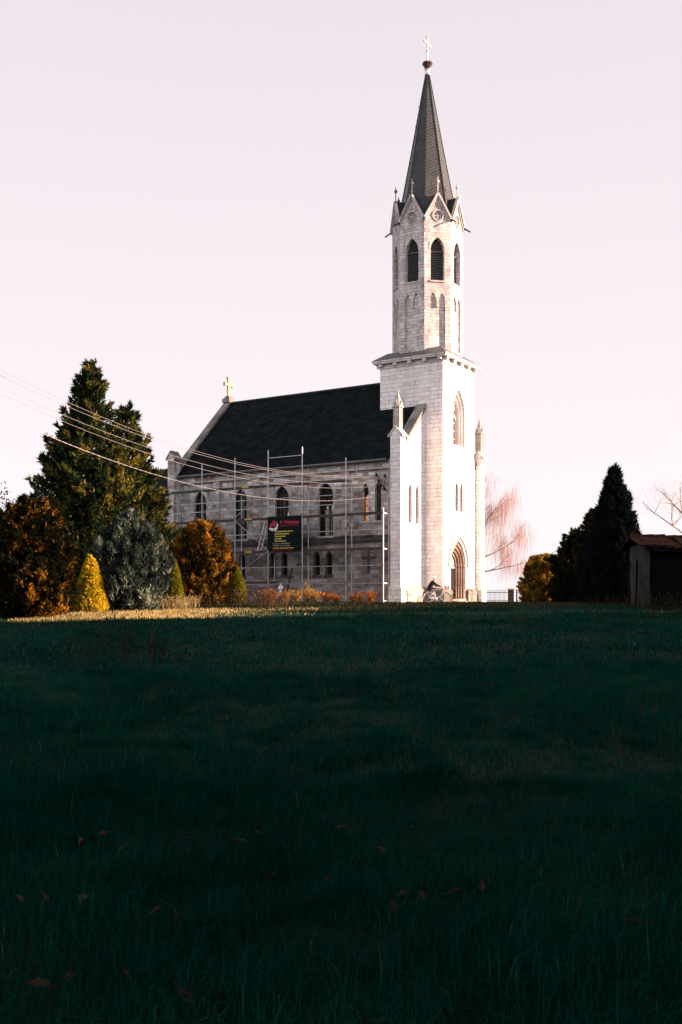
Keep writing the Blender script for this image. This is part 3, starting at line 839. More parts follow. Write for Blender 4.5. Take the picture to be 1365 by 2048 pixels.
for sg in (-1, 1): mb.bar(c0 + ax * .055 * sg + Vector((0, 0, 38.52 - .03 * sg)), c0 + ax * .52 * sg + Vector((0, 0, 38.52 - .24 * sg * 0)), .11, .06, up=ax.cross(Vector((0, 0, 1))))
mb.tube([c0 + (ax * math.cos(t) + Vector((0, 0, 1)) * math.sin(t)) * .13 + Vector((0, 0, 38.52)) for t in np.linspace(0, 6.283, 13)[:-1]], .035, 5, closed=True)
for e in (ax * .52, -ax * .52, Vector((0, 0, .5))):
    mb.lathe([(.03, -.07), (.08, 0), (.03, .07)], tuple(c0 + e + Vector((0, 0, 38.52))), 6)
mb.lathe([(.05, 0), (.10, .06), (.05, .12)], (CC, CC, 37.95), 8)
mb.build('spire_cross', M['gilt'], to)

# --- chancel beyond the nave
mb = MB()
cw = [(22.2, 1.0, 3.6, 6.2, 7.0), (25.4, 1.0, 3.6, 6.2, 7.0)]
mb.panel([(20.0, -.6), (28.5, -.6), (28.5, 8.5), (20.0, 8.5)], [arch(*w[1:], 8, w[0]) for w in cw], Tleft(-3.0), .35)
mb.panel([(-3.0, -.6), (MIR(-3.0), -.6), (MIR(-3.0), 8.5), (-3.0, 8.5)], [], Tback(28.5))
mb.panel([(20.0, -.6), (28.5, -.6), (28.5, 8.5), (20.0, 8.5)], [], Tright(MIR(-3.0)))
for y in (20.7, 23.6, 26.9): mb.box(-3.6, -2.99, y, y + .6, -.6, 5.6); mb.prism([(-3.6, y, 5.6), (-3.0, y, 5.6), (-3.0, y, 6.5)], (0, .6, 0))
cho = mb.build('chancel_wall', M['nave'], CH)
for w in cw: window(Tleft(-3.0), *w, .3, 'glass_dark', 'tracery')
mb = MB()
for f in (lambda x: x, MIR):
    mb.add([(f(-3.35), 20.09, 8.40), (f(CC), 20.09, 11.2), (f(CC), 24.6, 11.2), (f(-3.35), 28.8, 8.40)], [(0, 1, 2, 3)])
mb.add([(-3.35, 28.8, 8.40), (CC, 24.6, 11.2), (MIR(-3.35), 28.8, 8.40)], [(0, 1, 2)])
mb.box(-3.38, -3.2, 20.09, 28.8, 8.27, 8.39)
mb.build('chancel_roof', M['roof'], CH)
# ------------------------------------------------------------------ scaffold, banner, ladder (local axes of the church)
CM = Matrix.Translation((6.69, 67, 0)) @ Matrix.Rotation(R(90 - TH), 4, 'Z')
def LW(x, y, z): return CM @ Vector((x, y, z))
def at(px, Y): return (px - 682.5) / 2043.2 * Y
def local_thing(name, off, label, cat, group=None):
    e = empty(name, LW(*off), R(90 - TH), label, cat, group)
    def part(mb, nm, mat, parent=None, **k):
        o = mb.build(nm, M[mat] if isinstance(mat, str) else mat, parent or e, **k)
        if parent is None: o.location = -Vector(off)
        return o
    return e, part
sc, spart = local_thing('scaffold', (-4.9, 10, 0), 'tall grey tube scaffold with three plank decks along the nave wall', 'scaffold')
XO, XI = -5.3, -4.5
stand = [(1.47, 5.95), (4.2, 9.25), (7.55, 10.2), (10.3, 10.2), (13.1, 9.9), (16.0, 9.7), (18.9, 7.95)]
def std(x, y, zt, m='galv'):
    b = MB(); b.tube([(x, y, .02), (x, y, zt)], .036, 8)
    o = spart(b, 'standard', m)
    c = MB(); c.box(x - .07, x + .07, y - .07, y + .07, 0, .02); c.tube([(x, y, .02), (x, y, .3)], .02, 6); spart(c, 'base_plate', 'galv', o)
    return o
for i, (y, zt) in enumerate(stand):
    std(XO, y, zt, 'galv_white' if i == 0 else 'galv')
    std(XI, y + .06, min(zt, 7.9) - .1, 'galv')
def deck(y0, y1, z):
    b = MB()
    for k in range(2):
        x = XO + .08 + k * .36; b.box(x, x + .33, y0 + .02, y1 - .02, z - .05, z)
    b.box(XO + .03, XO + .055, y0 + .02, y1 - .02, z - .14, z + .04)
    return spart(b, 'deck', 'plank')
ys = [s[0] for s in stand]
for z, n0 in ((3.49, 0), (5.70, 0), (7.87, 1)):
    for a, b in list(zip(ys, ys[1:]))[n0:]:
        deck(a, b, z)
def tube(p, q, r=.030, name='ledger', m='galv'):
    b = MB(); b.tube([p, q], r, 7); return spart(b, name, m)
for a, b in zip(ys, ys[1:]):
    for z in (1.28, 2.39, 4.62): tube((XO - .04, a, z), (XO - .04, b, z))
    if a > 4:
        for z in (6.33, 6.93): tube((XO - .04, a, z), (XO - .04, b, z))
tube((XO - .04, 7.6, 9.66), (XO - .04, 10.3, 9.66))
for i, (y, zt) in enumerate(stand):
    for z in (.18, 1.28, 3.42, 5.63, 7.8):
        if z < zt: tube((XO, y, z), (XI, y + .06, z), .026 if i else .04, 'transom', 'galv_white' if i == 0 else 'galv')
for p, q in (((13.1, 1.9), (10.3, 3.45)), ((10.3, 3.55), (13.1, 5.65)), ((13.1, 5.75), (10.3, 7.85)), ((16.0, 3.6), (13.1, 1.4))):
    tube((XO - .07, *p), (XO - .07, *q), .024, 'brace')
tube((XO, 4.2, 9.2), (XO, 4.2, 10.2), .014, 'guard_post', 'iron')
for y, z in ((4.2, 4.75), (4.2, 1.3), (7.55, 7.0), (1.47, 2.4), (7.55, 5.8)):
    b = MB(); b.box(XO - .09, XO - .045, y - .05, y + .05, z - .07, z + .07); b.tube([(XO - .1, y, z), (XO - .03, y, z)], .03, 6); spart(b, 'coupler', 'red')
for y0, z in ((12.0, 7.87), (11.7, 5.70), (11.7, 3.49)):
    b = MB(); b.box(XO + .015, XO + .028, y0, y0 + .55, z - .08, z + .02); spart(b, 'edge_tag', 'yellow')
b = MB(); b.box(XO + .015, XO + .028, 8.8, 9.0, 7.80, 7.9); spart(b, 'edge_tag', 'red')
for y, z0, z1 in ((7.55, 3.6, 4.95), (4.2, 1.4, 2.4), (10.3, .7, 1.5)):
    b = MB(); b.tube([(XO, y, z0), (XO, y, z1)], .032, 8); spart(b, 'yellow_sleeve', 'yellow')
b = MB()
b.tube([(XO, 4.2, 9.0), (XO + .1, 4.05, 9.0), (XO + .1, 3.6, 9.0), (XO + .3, 3.6, 8.8), (XO + .3, 3.6, 8.2)], .015, 6)
spart(b, 'end_rail', 'galv')
ld, lpart = local_thing('ladder', (-4.9, 11.0, 3.5), 'light metal ladder leaning between two scaffold decks beside the banner', 'ladder')
rails = []
for dx in (-.19, .19):
    b = MB(); b.bar((-4.9 + dx, 11.35, 3.52), (-4.9 + dx, 10.55, 6.0), .05, .07); lpart(b, 'side_rail', 'galv_white')
b = MB()
for i in range(8):
    t = (i + .6) / 8.4; b.tube([(-5.08, 11.35 - .8 * t, 3.52 + 2.48 * t), (-4.72, 11.35 - .8 * t, 3.52 + 2.48 * t)], .016, 6)
lpart(b, 'rungs', 'galv_white')
pk, ppart = local_thing('plank_stack', (-4.95, 11.2, 1.35), 'short stack of dark planks lying across the scaffold tubes beside the statue', 'planks')
b = MB()
for k, (dy, dz) in enumerate(((0, 1.315), (.12, 1.365), (-.1, 1.415))):
    b.box(-5.2, -4.75, 9.9 + dy, 12.7 + dy, dz, dz + .045)
ppart(b, 'plank', 'plank')
pp, ppart2 = local_thing('leaning_post', (-4.6, 9.2, 0), 'dark timber post leaning on the scaffold behind the white statue', 'post')
b = MB(); b.bar((-4.8, 9.3, -.05), (-4.42, 9.0, 2.35), .1, .1); ppart2(b, 'shaft', 'plank')
b = MB(); b.bar((-4.56, 9.45, 1.75), (-4.56, 8.7, 1.75), .08, .09); ppart2(b, 'crosspiece', 'plank')

# banner
M['banner'] = m_plain('black_banner_cloth', (.007, .012, .013), .9, var=.15, scale=2, spec=.1)
M['b_red'] = m_plain('banner_red_print', (.62, .03, .08), .6, var=.08)
M['b_yel'] = m_plain('banner_yellow_print', (.72, .66, .16), .6, var=.08)
M['b_white'] = m_plain('banner_white_print', (.75, .74, .73), .6, var=.05)
M['b_grey'] = m_plain('banner_pale_print', (.40, .40, .30), .6, var=.08)
M['b_dred'] = m_plain('banner_dark_red_print', (.36, .02, .05), .6, var=.2, scale=20)
XB = -5.40
bn, bpart = local_thing('banner', (XB, 8.9, 3.5), 'black builder advertising banner with red and yellow lettering tied to the scaffold', 'banner')
nyb, nzb = 26, 22
b = MB(); pts = []
def bdx(s, z): return .018 * math.sin(s * 5.2 + z * 1.1) * (1 - z) + .03 * math.sin(math.pi * s) * math.sin(math.pi * z) * -1
for j in range(nzb + 1):
    for i in range(nyb + 1):
        s, z = i / nyb, j / nzb
        sag = .05 * math.sin(math.pi * s) * (1 - z) * -1
        pts.append((XB + bdx(s, z) * .35, 10.28 - 2.72 * s, 3.52 + sag + 2.24 * z))
b.add(pts, [(j * (nyb + 1) + i, j * (nyb + 1) + i + 1, (j + 1) * (nyb + 1) + i + 1, (j + 1) * (nyb + 1) + i) for j in range(nzb) for i in range(nyb)])
cloth = bpart(b, 'cloth', 'banner', smooth=True, solid=.006)
def text(body, s, z, size, mat, shear=0, name='lettering', width=None):
    cu = bpy.data.curves.new('lettering', 'FONT'); cu.body = body; cu.size = size; cu.shear = shear; cu.extrude = .003
    cu.offset = size * .014
    to = bpy.data.objects.new('lettering', cu); COL.objects.link(to)
    bpy.context.view_layer.update()
    me = bpy.data.meshes.new_from_object(to.evaluated_get(bpy.context.evaluated_depsgraph_get()))
    bpy.data.objects.remove(to); bpy.data.curves.remove(cu)
    w = max(v.co.x for v in me.vertices) - min(v.co.x for v in me.vertices)
    k = width / w if width else 1
    for v in me.vertices:
        x, y, zz = v.co
        v.co = (XB - .034 - zz, 10.28 - (s + x * k), z + y)
    me.materials.clear(); me.materials.append(M[mat])
    o = bpy.data.objects.new(name, me); COL.objects.link(o); o.parent = cloth
    return o
text('P. Wiebicke', 1.02, 5.24, .30, 'b_red', .25, width=1.50)
text('Zimmerei - Dachdeckerei', 1.02, 5.08, .13, 'b_dred', .25, width=1.48)
for i, (l, w) in enumerate((('Dachdeckerarbeiten aller Art', 1.46), ('Dachklempnerarbeiten', 1.16), ('Zimmererarbeiten', .86), ('Gerüstbau', .54), ('Bauschlosserei', .88))):
    z = 4.70 - i * .157
    text('- ', .54, z, .15, 'b_grey', width=.04); text(l, .62, z, .150, 'b_yel', width=w)
text('Frauentor 2 - 39418 Staßfurt', .46, 3.91, .11, 'b_grey', width=1.36)
text('Tel. 03925 / 79607  Fax 79708', .46, 3.77, .11, 'b_grey', width=1.36)
text('p.wiebicke-dachdecker@online.de', .46, 3.62, .115, 'b_yel', width=1.66)
text('www.p-wiebicke-dachdecker.de', .46, 3.50, .10, 'b_dred', width=1.66)
lg = MB()                                                      # the little house emblem
def lp(pts, m, d): lg.prism([(XB - .030 - d, 10.28 - a, z) for a, z in pts], (-.004, 0, 0), m)
lp([(.16, 4.86), (.30, 4.90), (.34, 4.80), (.36, 4.78), (.52, 4.82), (.52, 4.98), (.16, 5.02)], 1, 0)
lp([(.56, 4.84), (.66, 4.76), (.82, 4.92), (.88, 5.20), (.84, 5.34), (.70, 5.02), (.56, 4.98)], 1, 0)
lp([(.14, 5.00), (.30, 5.02), (.38, 5.10), (.66, 5.10), (.80, 5.44), (.62, 5.42), (.56, 5.50), (.46, 5.48), (.42, 5.38), (.30, 5.30), (.20, 5.16)], 0, .003)
o = lg.build('house_emblem', [M['b_dred'], M['b_white']], cloth)
for s, z in ((0, 5.76), (0, 3.52), (1, 5.76), (1, 3.52), (0, 4.6), (1, 4.6)):
    b = MB(); y = 10.28 - 2.72 * s; b.tube([(XB, y, z - .01), (XB + .06, y + (.04 if s == 0 else -.03), z + .02), (XB + .13, y, z)], .01, 5)
    bpart(b, 'tie_cord', 'b_white')

# ------------------------------------------------------------------ overhead lines
M['cable'] = m_plain('pale_cable_sheath', (.19, .175, .17), .5, var=.1)
pole = empty('utility_pole', (-14.9, 40, gh(-14.9, 40)), 0, 'weathered wooden utility pole carrying five wires towards the church', 'utility pole')
b = MB(); b.tube([(0, 0, -.3), (0, 0, 11.2)], [.16, .11], 10); b.build('shaft', M['bark'], pole)
b = MB(); b.bar((-.1, -.7, 10.3), (.1, .7, 10.3), .1, .12); b.build('crossarm', M['plank'], pole)
iso = [(2.80, 8.22), (2.18, 8.12), (2.62, 7.80), (2.46, 7.52), (2.20, 7.28)]
wlab = ['highest of the five pale wires over the nave roof', 'second wire from the top, ending nearest the corner buttress',
        'middle one of the five pale wires over the nave roof', 'fourth wire from the top, just above the thick cable', 'thick twisted pale cable, lowest of the five wires']
ends0 = [(-.1, 10.0), (.1, 9.78), (-.1, 9.3), (.1, 9.05), (0, 8.2)]
for i, (y, z) in enumerate(iso):
    p = LW(-3.86, y, z - (.35 if i == 4 else 0)); q0 = Vector((-14.9 + .15, 40 + ends0[i][0] * 3, ends0[i][1]))
    r = .030 if i == 4 else .0078
    pts = []
    nseg = 60
    for k in range(nseg + 1):
        t = k / nseg; s = q0.lerp(p, t); s.z -= 4 * (1.55 if i < 4 else 1.75) * t * (1 - t); pts.append(s)
    b = MB()
    base = pts[0].copy()
    if i == 4:
        for ph in (0, math.pi):
            fine = []
            for k in range(481):
                t = k / 480; s = q0.lerp(p, t); s.z -= 4 * 1.75 * t * (1 - t); a = t * 300 + ph
                fine.append(s - base + Vector((0, math.cos(a), math.sin(a))) * .009)
            b.tube(fine, .009, 4)
    else: b.tube([x - base for x in pts], r, 5)
    w_ = b.build('overhead_wire', M['cable']); w_.location = base
    tag(w_, wlab[i], 'wire', 'wires from the pole to the church')
ilab = ['black insulator highest up on the wall beside the lancet windows', 'black insulator near the top of the cluster by the corner buttress',
        'black insulator closest to the lancet arch point', 'black insulator midway down the curl of cable', 'lowest black insulator of the cluster by the corner buttress']
for i, (y, z) in enumerate(iso):
    b = MB(); b.tube([(-3.55, y, z - .05), (-3.80, y, z - .05), (-3.86, y, z)], .018, 6)
    e, ip = local_thing('insulator', (-3.55, y, z), ilab[i], 'insulator', 'insulators on the nave wall')
    ip(b, 'bracket', 'iron')
    b = MB(); b.lathe([(.03, -.1), (.09, -.06), (.06, 0), (.09, .04), (.05, .1), (.02, .13)], (-3.86, y, z), 10); ip(b, 'bell', 'iron')
b = MB()
loop = [(2.80, 8.15), (2.66, 7.95), (2.64, 7.75), (2.6, 7.45), (2.45, 7.28), (2.32, 7.22), (2.2, 7.25), (2.36, 7.5), (2.28, 7.8), (2.2, 8.05)]
b.tube([(-3.7, y, z) for y, z in loop], .02, 5)
e, ip = local_thing('drop_cable', (-3.7, 2.5, 7.2), 'black cable curling between the insulators beside the lancet windows', 'cable'); ip(b, 'loop', 'iron')

# ------------------------------------------------------------------ bicycle and person
def skin_body(name, verts, edges, radii, mat, parent, sub=2, root=0):
    me = bpy.data.meshes.new(name); me.from_pydata(verts, edges, []); me.update()
    o = bpy.data.objects.new(name, me); COL.objects.link(o); o.parent = parent
    md = o.modifiers.new('skin', 'SKIN'); md.use_smooth_shade = True
    sv = me.skin_vertices[0].data if me.skin_vertices else None
    if sv is None:
        bm = bmesh.new(); bm.from_mesh(me); ly = bm.verts.layers.skin.verify()
        for i, v in enumerate(bm.verts):
            r = radii[i]; v[ly].radius = r if isinstance(r, tuple) else (r, r); v[ly].use_root = (i == root)
        bm.to_mesh(me); bm.free()
    else:
        for i, d in enumerate(sv):
            r = radii[i]; d.radius = r if isinstance(r, tuple) else (r, r); d.use_root = (i == root)
    s = o.modifiers.new('sub', 'SUBSURF'); s.levels = s.render_levels = sub
    me.materials.append(M[mat])
    return o
def chain_body(name, chains, mat, parent, sub=2):
    V_, E_, R_ = [], [], []
    key = {}
    for ch in chains:
        prev = None
        for p, r in ch:
            k = tuple(round(c, 4) for c in p)
            if k not in key: key[k] = len(V_); V_.append(p); R_.append(r)
            i = key[k]
            if prev is not None and prev != i: E_.append((prev, i))
            prev = i
    return skin_body(name, V_, E_, R_, mat, parent, sub)
M['skin'] = m_plain('skin', (.50, .30, .22), .5, var=.08)
M['jacket'] = m_plain('black_wool_jacket', (.012, .011, .014), .9, var=.2)
M['trousers'] = m_plain('grey_trousers', (.035, .038, .042), .9, var=.2)
M['hair'] = m_plain('white_hair', (.72, .68, .62), .7, var=.1, scale=30)
M['shoe'] = m_plain('dark_leather_shoes', (.02, .017, .015), .6)
M['bike_white'] = m_plain('white_bicycle_paint', (.74, .68, .68), .3, var=.04)
M['bike_pink'] = m_plain('pale_pink_bicycle_paint', (.62, .42, .46), .3, var=.05)
M['tyre'] = m_plain('black_rubber', (.018, .018, .018), .8)
M['chrome'] = m_plain('bright_steel', (.72, .70, .68), .25, .6, var=.05)
M['wicker'] = m_plain('pinkish_wicker', (.50, .33, .24), .8, var=.3, scale=30)
M['saddle'] = m_plain('black_saddle', (.015, .015, .015), .6)
bx_, by_ = 6.05, 64.0
gz_ = gh(bx_, by_) + .04
bk = empty('bicycle', (bx_, by_, gz_), 0, 'white step-through bicycle with front basket beside the person at the tower foot', 'bicycle')
def wheel(cx_):
    w = MB(); w.tube([(cx_ + .315 * math.cos(t), 0, .335 + .315 * math.sin(t)) for t in np.linspace(0, 2 * math.pi, 40, endpoint=False)], .02, 8, closed=True)
    wo = w.build('wheel', M['tyre'], bk, smooth=True)
    r = MB(); r.tube([(cx_ + .285 * math.cos(t), 0, .335 + .285 * math.sin(t)) for t in np.linspace(0, 2 * math.pi, 36, endpoint=False)], .021, 6, closed=True)
    r.build('rim', M['chrome'], wo, smooth=True)
    s = MB()
    for k in range(20):
        a = k * math.pi / 10; s.tube([(cx_ + .02 * math.cos(a + .6), .03 * (-1) ** k, .335 + .02 * math.sin(a + .6)), (cx_ + .28 * math.cos(a), 0, .335 + .28 * math.sin(a))], .003, 4)
    s.tube([(cx_, -.06, .335), (cx_, .06, .335)], .025, 8)
    s.build('spokes', M['chrome'], wo)
    m_ = MB(); a0, a1 = (math.radians(20), math.radians(205)) if cx_ < 0 else (math.radians(40), math.radians(200))
    m_.tube([(cx_ + .352 * math.cos(t), 0, .335 + .352 * math.sin(t)) for t in np.linspace(a0, a1, 18)], .026, 6)
    m_.build('mudguard', M['bike_white'], bk, smooth=True)
wheel(-.53); wheel(.54)
b = MB()
b.tube([(-.10, 0, .30), (-.16, 0, .55), (-.24, 0, .88)], .022, 8)
b.tube([(-.10, 0, .30), (.10, 0, .36), (.27, 0, .55), (.37, 0, .82)], .030, 8)
b.tube([(-.53, -.06, .335), (-.10, -.04, .30), (-.10, .04, .30), (-.53, .06, .335)], .014, 6)
b.tube([(-.53, -.06, .335), (-.20, -.02, .72)], .012, 6); b.tube([(-.53, .06, .335), (-.20, .02, .72)], .012, 6)
b.build('frame', M['bike_white'], bk, smooth=True)
b = MB(); b.tube([(.35, 0, .92), (.40, 0, .74)], .026, 8)
for s in (-.05, .05): b.tube([(.40, s * .6, .74), (.45, s, .60), (.54, s, .335)], .014, 6)
b.build('fork', M['bike_pink'], bk, smooth=True)
b = MB(); b.tube([(.35, 0, .92), (.33, 0, 1.03), (.34, -.1, 1.08), (.27, -.27, 1.06), (.16, -.30, 1.04)], .013, 6); b.tube([(.33, 0, 1.03), (.34, .1, 1.08), (.27, .27, 1.06), (.16, .30, 1.04)], .013, 6)
hb = b.build('handlebar', M['chrome'], bk, smooth=True)
for s in (-.30, .30):
    b = MB(); b.tube([(.22, s, 1.052), (.11, s, 1.032)], .018, 8); b.build('grip', M['saddle'], hb)
b = MB(); b.add([(-.38, -.11, .93), (-.38, .11, .93), (-.30, .13, .95), (-.10, .04, .93), (.0, .02, .91), (.0, -.02, .91), (-.10, -.04, .93), (-.30, -.13, .95),
                 (-.36, -.08, .88), (-.36, .08, .88), (-.28, .10, .87), (-.10, .03, .88), (-.01, .015, .88), (-.01, -.015, .88), (-.10, -.03, .88), (-.28, -.10, .87)],
                [(0, 1, 2, 3, 4, 5, 6, 7), (15, 14, 13, 12, 11, 10, 9, 8)] + [(i, (i + 1) % 8, 8 + (i + 1) % 8, 8 + i) for i in range(8)])
b.build('saddle', M['saddle'], bk, bevel=.01)
b = MB()
for z, k in ((.86, .75), (.92, .82), (.98, .88), (1.04, .94), (1.10, 1.0)):
    hw_, hd = .15 * k, .18 * k
    b.tube([(.58 - hw_, -hd, z), (.58 + hw_, -hd, z), (.58 + hw_, hd, z), (.58 - hw_, hd, z)], .012, 5, closed=True)
for i in range(20):
    a = i / 20 * 4; side, f_ = int(a), a % 1
    c4 = [(-1, -1), (1, -1), (1, 1), (-1, 1)]; p, q_ = c4[side], c4[(side + 1) % 4]
    x, y = p[0] + (q_[0] - p[0]) * f_, p[1] + (q_[1] - p[1]) * f_
    b.bar((.58 + x * .11, y * .135, .86), (.58 + x * .15, y * .18, 1.10), .035, .008)
b.box(.46, .70, -.14, .14, .845, .86)
b.build('basket', M['wicker'], bk)
b = MB(); b.prism([(-.50, -.075, .30), (-.10, -.075, .20), (.02, -.075, .24), (.04, -.075, .33), (-.05, -.075, .40), (-.50, -.075, .37)], (0, .02, 0)); b.build('chain_guard', M['bike_white'], bk)
b = MB(); b.tube([(-.02, -.09, .16), (-.1, -.09, .30)], .012, 6); b.tube([(-.18, .09, .44), (-.1, .09, .30)], .012, 6); b.box(-.07, .03, -.19, -.09, .145, .17); b.box(-.23, -.13, .09, .19, .43, .455)
b.build('crank', M['chrome'], bk)
b = MB()
for s in (-.05, .05): b.tube([(-.24, s, .74), (-.72, s, .74)], .009, 5)
for x in (-.3, -.42, -.54, -.66): b.tube([(x, -.07, .74), (x, .07, .74)], .008, 5)
b.tube([(-.66, .06, .74), (-.53, .07, .335)], .008, 5); b.tube([(-.66, -.06, .74), (-.53, -.07, .335)], .008, 5)
b.build('luggage_rack', M['chrome'], bk)
b = MB(); b.lathe([(.03, -.02), (.03, .02)], (-.74, 0, .66), 8); b.build('tail_light', M['red'], bk)
# person: walks on the far side of the bicycle, leaning over the bar
PX, PY = 5.55, 64.42
pe = empty('person', (PX, PY, gh(PX, PY) + .02), 0, 'white-haired person in a black jacket and grey trousers pushing the bicycle', 'person')
hip, chest, neck = (.0, 0, .86), (.20, 0, 1.26), (.27, 0, 1.40)
sl, sr = (.22, .19, 1.35), (.22, -.19, 1.35)
el, er = (.42, .26, 1.12), (.46, -.26, 1.14)
wl, wr = (.64, .02, 1.07), (.66, -.60, 1.08)     # hands on the grips (bicycle at y = -.42)
wl = (.66, -.14, 1.10); wr = (.66, -.69, 1.10); er = (.44, -.36, 1.14); el = (.46, .10, 1.13)
kl, kr = (.10, .10, .48), (-.02, -.10, .47)
al, ar = (.03, .10, .09), (-.28, -.10, .13)
fl, fr = (.20, .10, .05), (-.14, -.10, .05)
head = [(neck, .058), ((.29, 0, 1.44), .055), ((.325, 0, 1.50), (.09, .08)), ((.34, 0, 1.57), (.112, .09)), ((.33, 0, 1.64), (.09, .08))]
def hand(w, sy):
    out_ = []
    palm = (w[0] + .05, w[1], w[2] - .012)
    out_.append([(w, .026), (palm, (.035, .022))])
    for i, (dy, ln) in enumerate(((-.03, .062), (-.011, .072), (.009, .067), (.028, .052))):
        b0 = (palm[0] + .03, palm[1] + dy, palm[2] - .004)
        out_.append([(palm, (.035, .022)), (b0, .0105), (b0[0] + ln * .6, b0[1] * 1.0, b0[2] - .018) and ((b0[0] + ln * .55, b0[1], b0[2] - .016), .0095), ((b0[0] + ln * .55, b0[1], b0[2] - .05), .0085)])
    th = (palm[0] - .005, palm[1] - sy * .032, palm[2] - .012)
    out_.append([(palm, (.035, .022)), (th, .0115), ((th[0] + .03, th[1] - sy * .006, th[2] - .03), .0095)])
    return out_
body = [[(hip, (.09, .08)), ((.10, 0, 1.08), (.11, .09)), (chest, (.12, .10)), (neck, .058)], head,
        [(chest, (.12, .10)), (sl, .055), (el, .043), (wl, .026)], [(chest, (.12, .10)), (sr, .055), (er, .043), (wr, .026)],
        [(hip, (.09, .08)), ((.02, .09, .78), .06), (kl, .06), (al, .04), (fl, .035)], [(hip, (.09, .08)), ((.0, -.09, .78), .06), (kr, .06), (ar, .04), (fr, .035)],
        [((.34, 0, 1.57), (.112, .09)), ((.43, 0, 1.555), .018), ((.45, 0, 1.542), .012)],
        [((.34, 0, 1.57), (.112, .09)), ((.325, .095, 1.57), .016)], [((.34, 0, 1.57), (.112, .09)), ((.325, -.095, 1.57), .016)]] + hand(wl, 1) + hand(wr, -1)
chain_body('body', body, 'skin', pe, 2)
b = MB()
for s in (-1, 1): b.lathe([(.004, -.012), (.012, 0), (.004, .012)], (.432, s * .032, 1.585), 8)
b.build('eyes', M['iron'], pe)
b = MB(); b.tube([(.418, -.022, 1.505), (.426, 0, 1.503), (.418, .022, 1.505)], .005, 5); b.build('mouth', M['red'], pe)
b = MB()
rng = random.Random(3)
pr = []
N_ = 14
pts = []; F = []
for j in range(8):
    ph = j / 7 * 2.0
    for i in range(16):
        a = i / 16 * 2 * math.pi
        fx = math.cos(a)
        lim = 1.25 if fx > .55 else (1.75 if fx > -.2 else 2.05)
        p_ = min(ph, lim)
        rr = 1 + rng.uniform(-.03, .03)
        pts.append((.325 + .122 * rr * math.sin(p_) * math.cos(a), .108 * rr * math.sin(p_) * math.sin(a), 1.588 + .132 * math.cos(p_)))
for j in range(7):
    for i in range(16): F.append((j * 16 + i, j * 16 + (i + 1) % 16, j * 16 + 16 + (i + 1) % 16, j * 16 + 16 + i))
b.add(pts, F); b.build('hair', M['hair'], pe, smooth=True)
g_ = .022
jk = [[((-.06, 0, .76), (.22, .19)), ((.0, 0, .90), (.21, .18)), ((.09, 0, 1.08), (.20, .17)), (chest, (.195, .165)), ((.255, 0, 1.385), .10), ((.275, 0, 1.435), .085)],
      [(chest, (.195, .165)), (sl, .105), (el, .075), ((wl[0] - .03, wl[1] + .03, wl[2] + .003), .042)], [(chest, (.195, .165)), (sr, .105), (er, .075), ((wr[0] - .03, wr[1] + .03, wr[2] + .003), .042)]]
chain_body('jacket', jk, 'jacket', pe, 2)
tr = [[((0, 0, .88), (.16, .135)), ((.0, 0, .82), (.155, .13)), ((.02, .10, .74), .12), (kl, .088), ((al[0], al[1], al[2] + .03), .066)],
      [((.0, 0, .82), (.155, .13)), ((.0, -.10, .74), .12), (kr, .088), ((ar[0], ar[1], ar[2] + .03), .066)]]
chain_body('trousers', tr, 'trousers', pe, 2)
for a_, f_ in ((al, fl), (ar, fr)):
    chain_body('shoe', [[((a_[0] - .05, a_[1], f_[2] + .0), .045), ((a_[0] + .05, a_[1], f_[2]), .05), ((f_[0] + .03, f_[1], f_[2] - .01), .04)]], 'shoe', pe, 2)

# ------------------------------------------------------------------ white statue on a low pedestal
M['marble'] = m_plain('white_stone_figure', (.78, .77, .76), .6, var=.06)
stx, sty = at(561, 65.2), 65.2
st = empty('statue', (stx, sty, gh(stx, sty)), R(20), 'small white robed statue standing behind the orange flowers', 'statue')
b = MB(); b.box(-.26, .26, -.22, .22, -.2, .12); b.frustum((0, 0), (.2, .17), (.17, .15), .12, .5); b.box(-.22, .22, -.19, .19, .5, .56); b.build('pedestal', M['plinth'], st, bevel=.01)
fg = [[((0, 0, .60), (.15, .13)), ((0, 0, .75), (.13, .11)), ((.0, 0, .95), (.10, .09)), ((.01, 0, 1.08), (.11, .085)), ((.015, -.01, 1.16), .05), ((.02, -.02, 1.22), .07), ((.02, -.02, 1.30), .055)],
      [((.01, 0, 1.08), (.11, .085)), ((.13, -.03, 1.06), .05), ((.15, -.1, .95), .042), ((.05, -.15, .99), .03)], [((.01, 0, 1.08), (.11, .085)), ((-.11, -.03, 1.05), .05), ((-.15, -.08, .92), .045), ((-.05, -.15, .98), .03)],
      [((0, 0, .60), (.15, .13)), ((-.17, -.05, .60), .07), ((-.24, -.08, .585), .035)]]
chain_body('figure', fg, 'marble', st, 2)
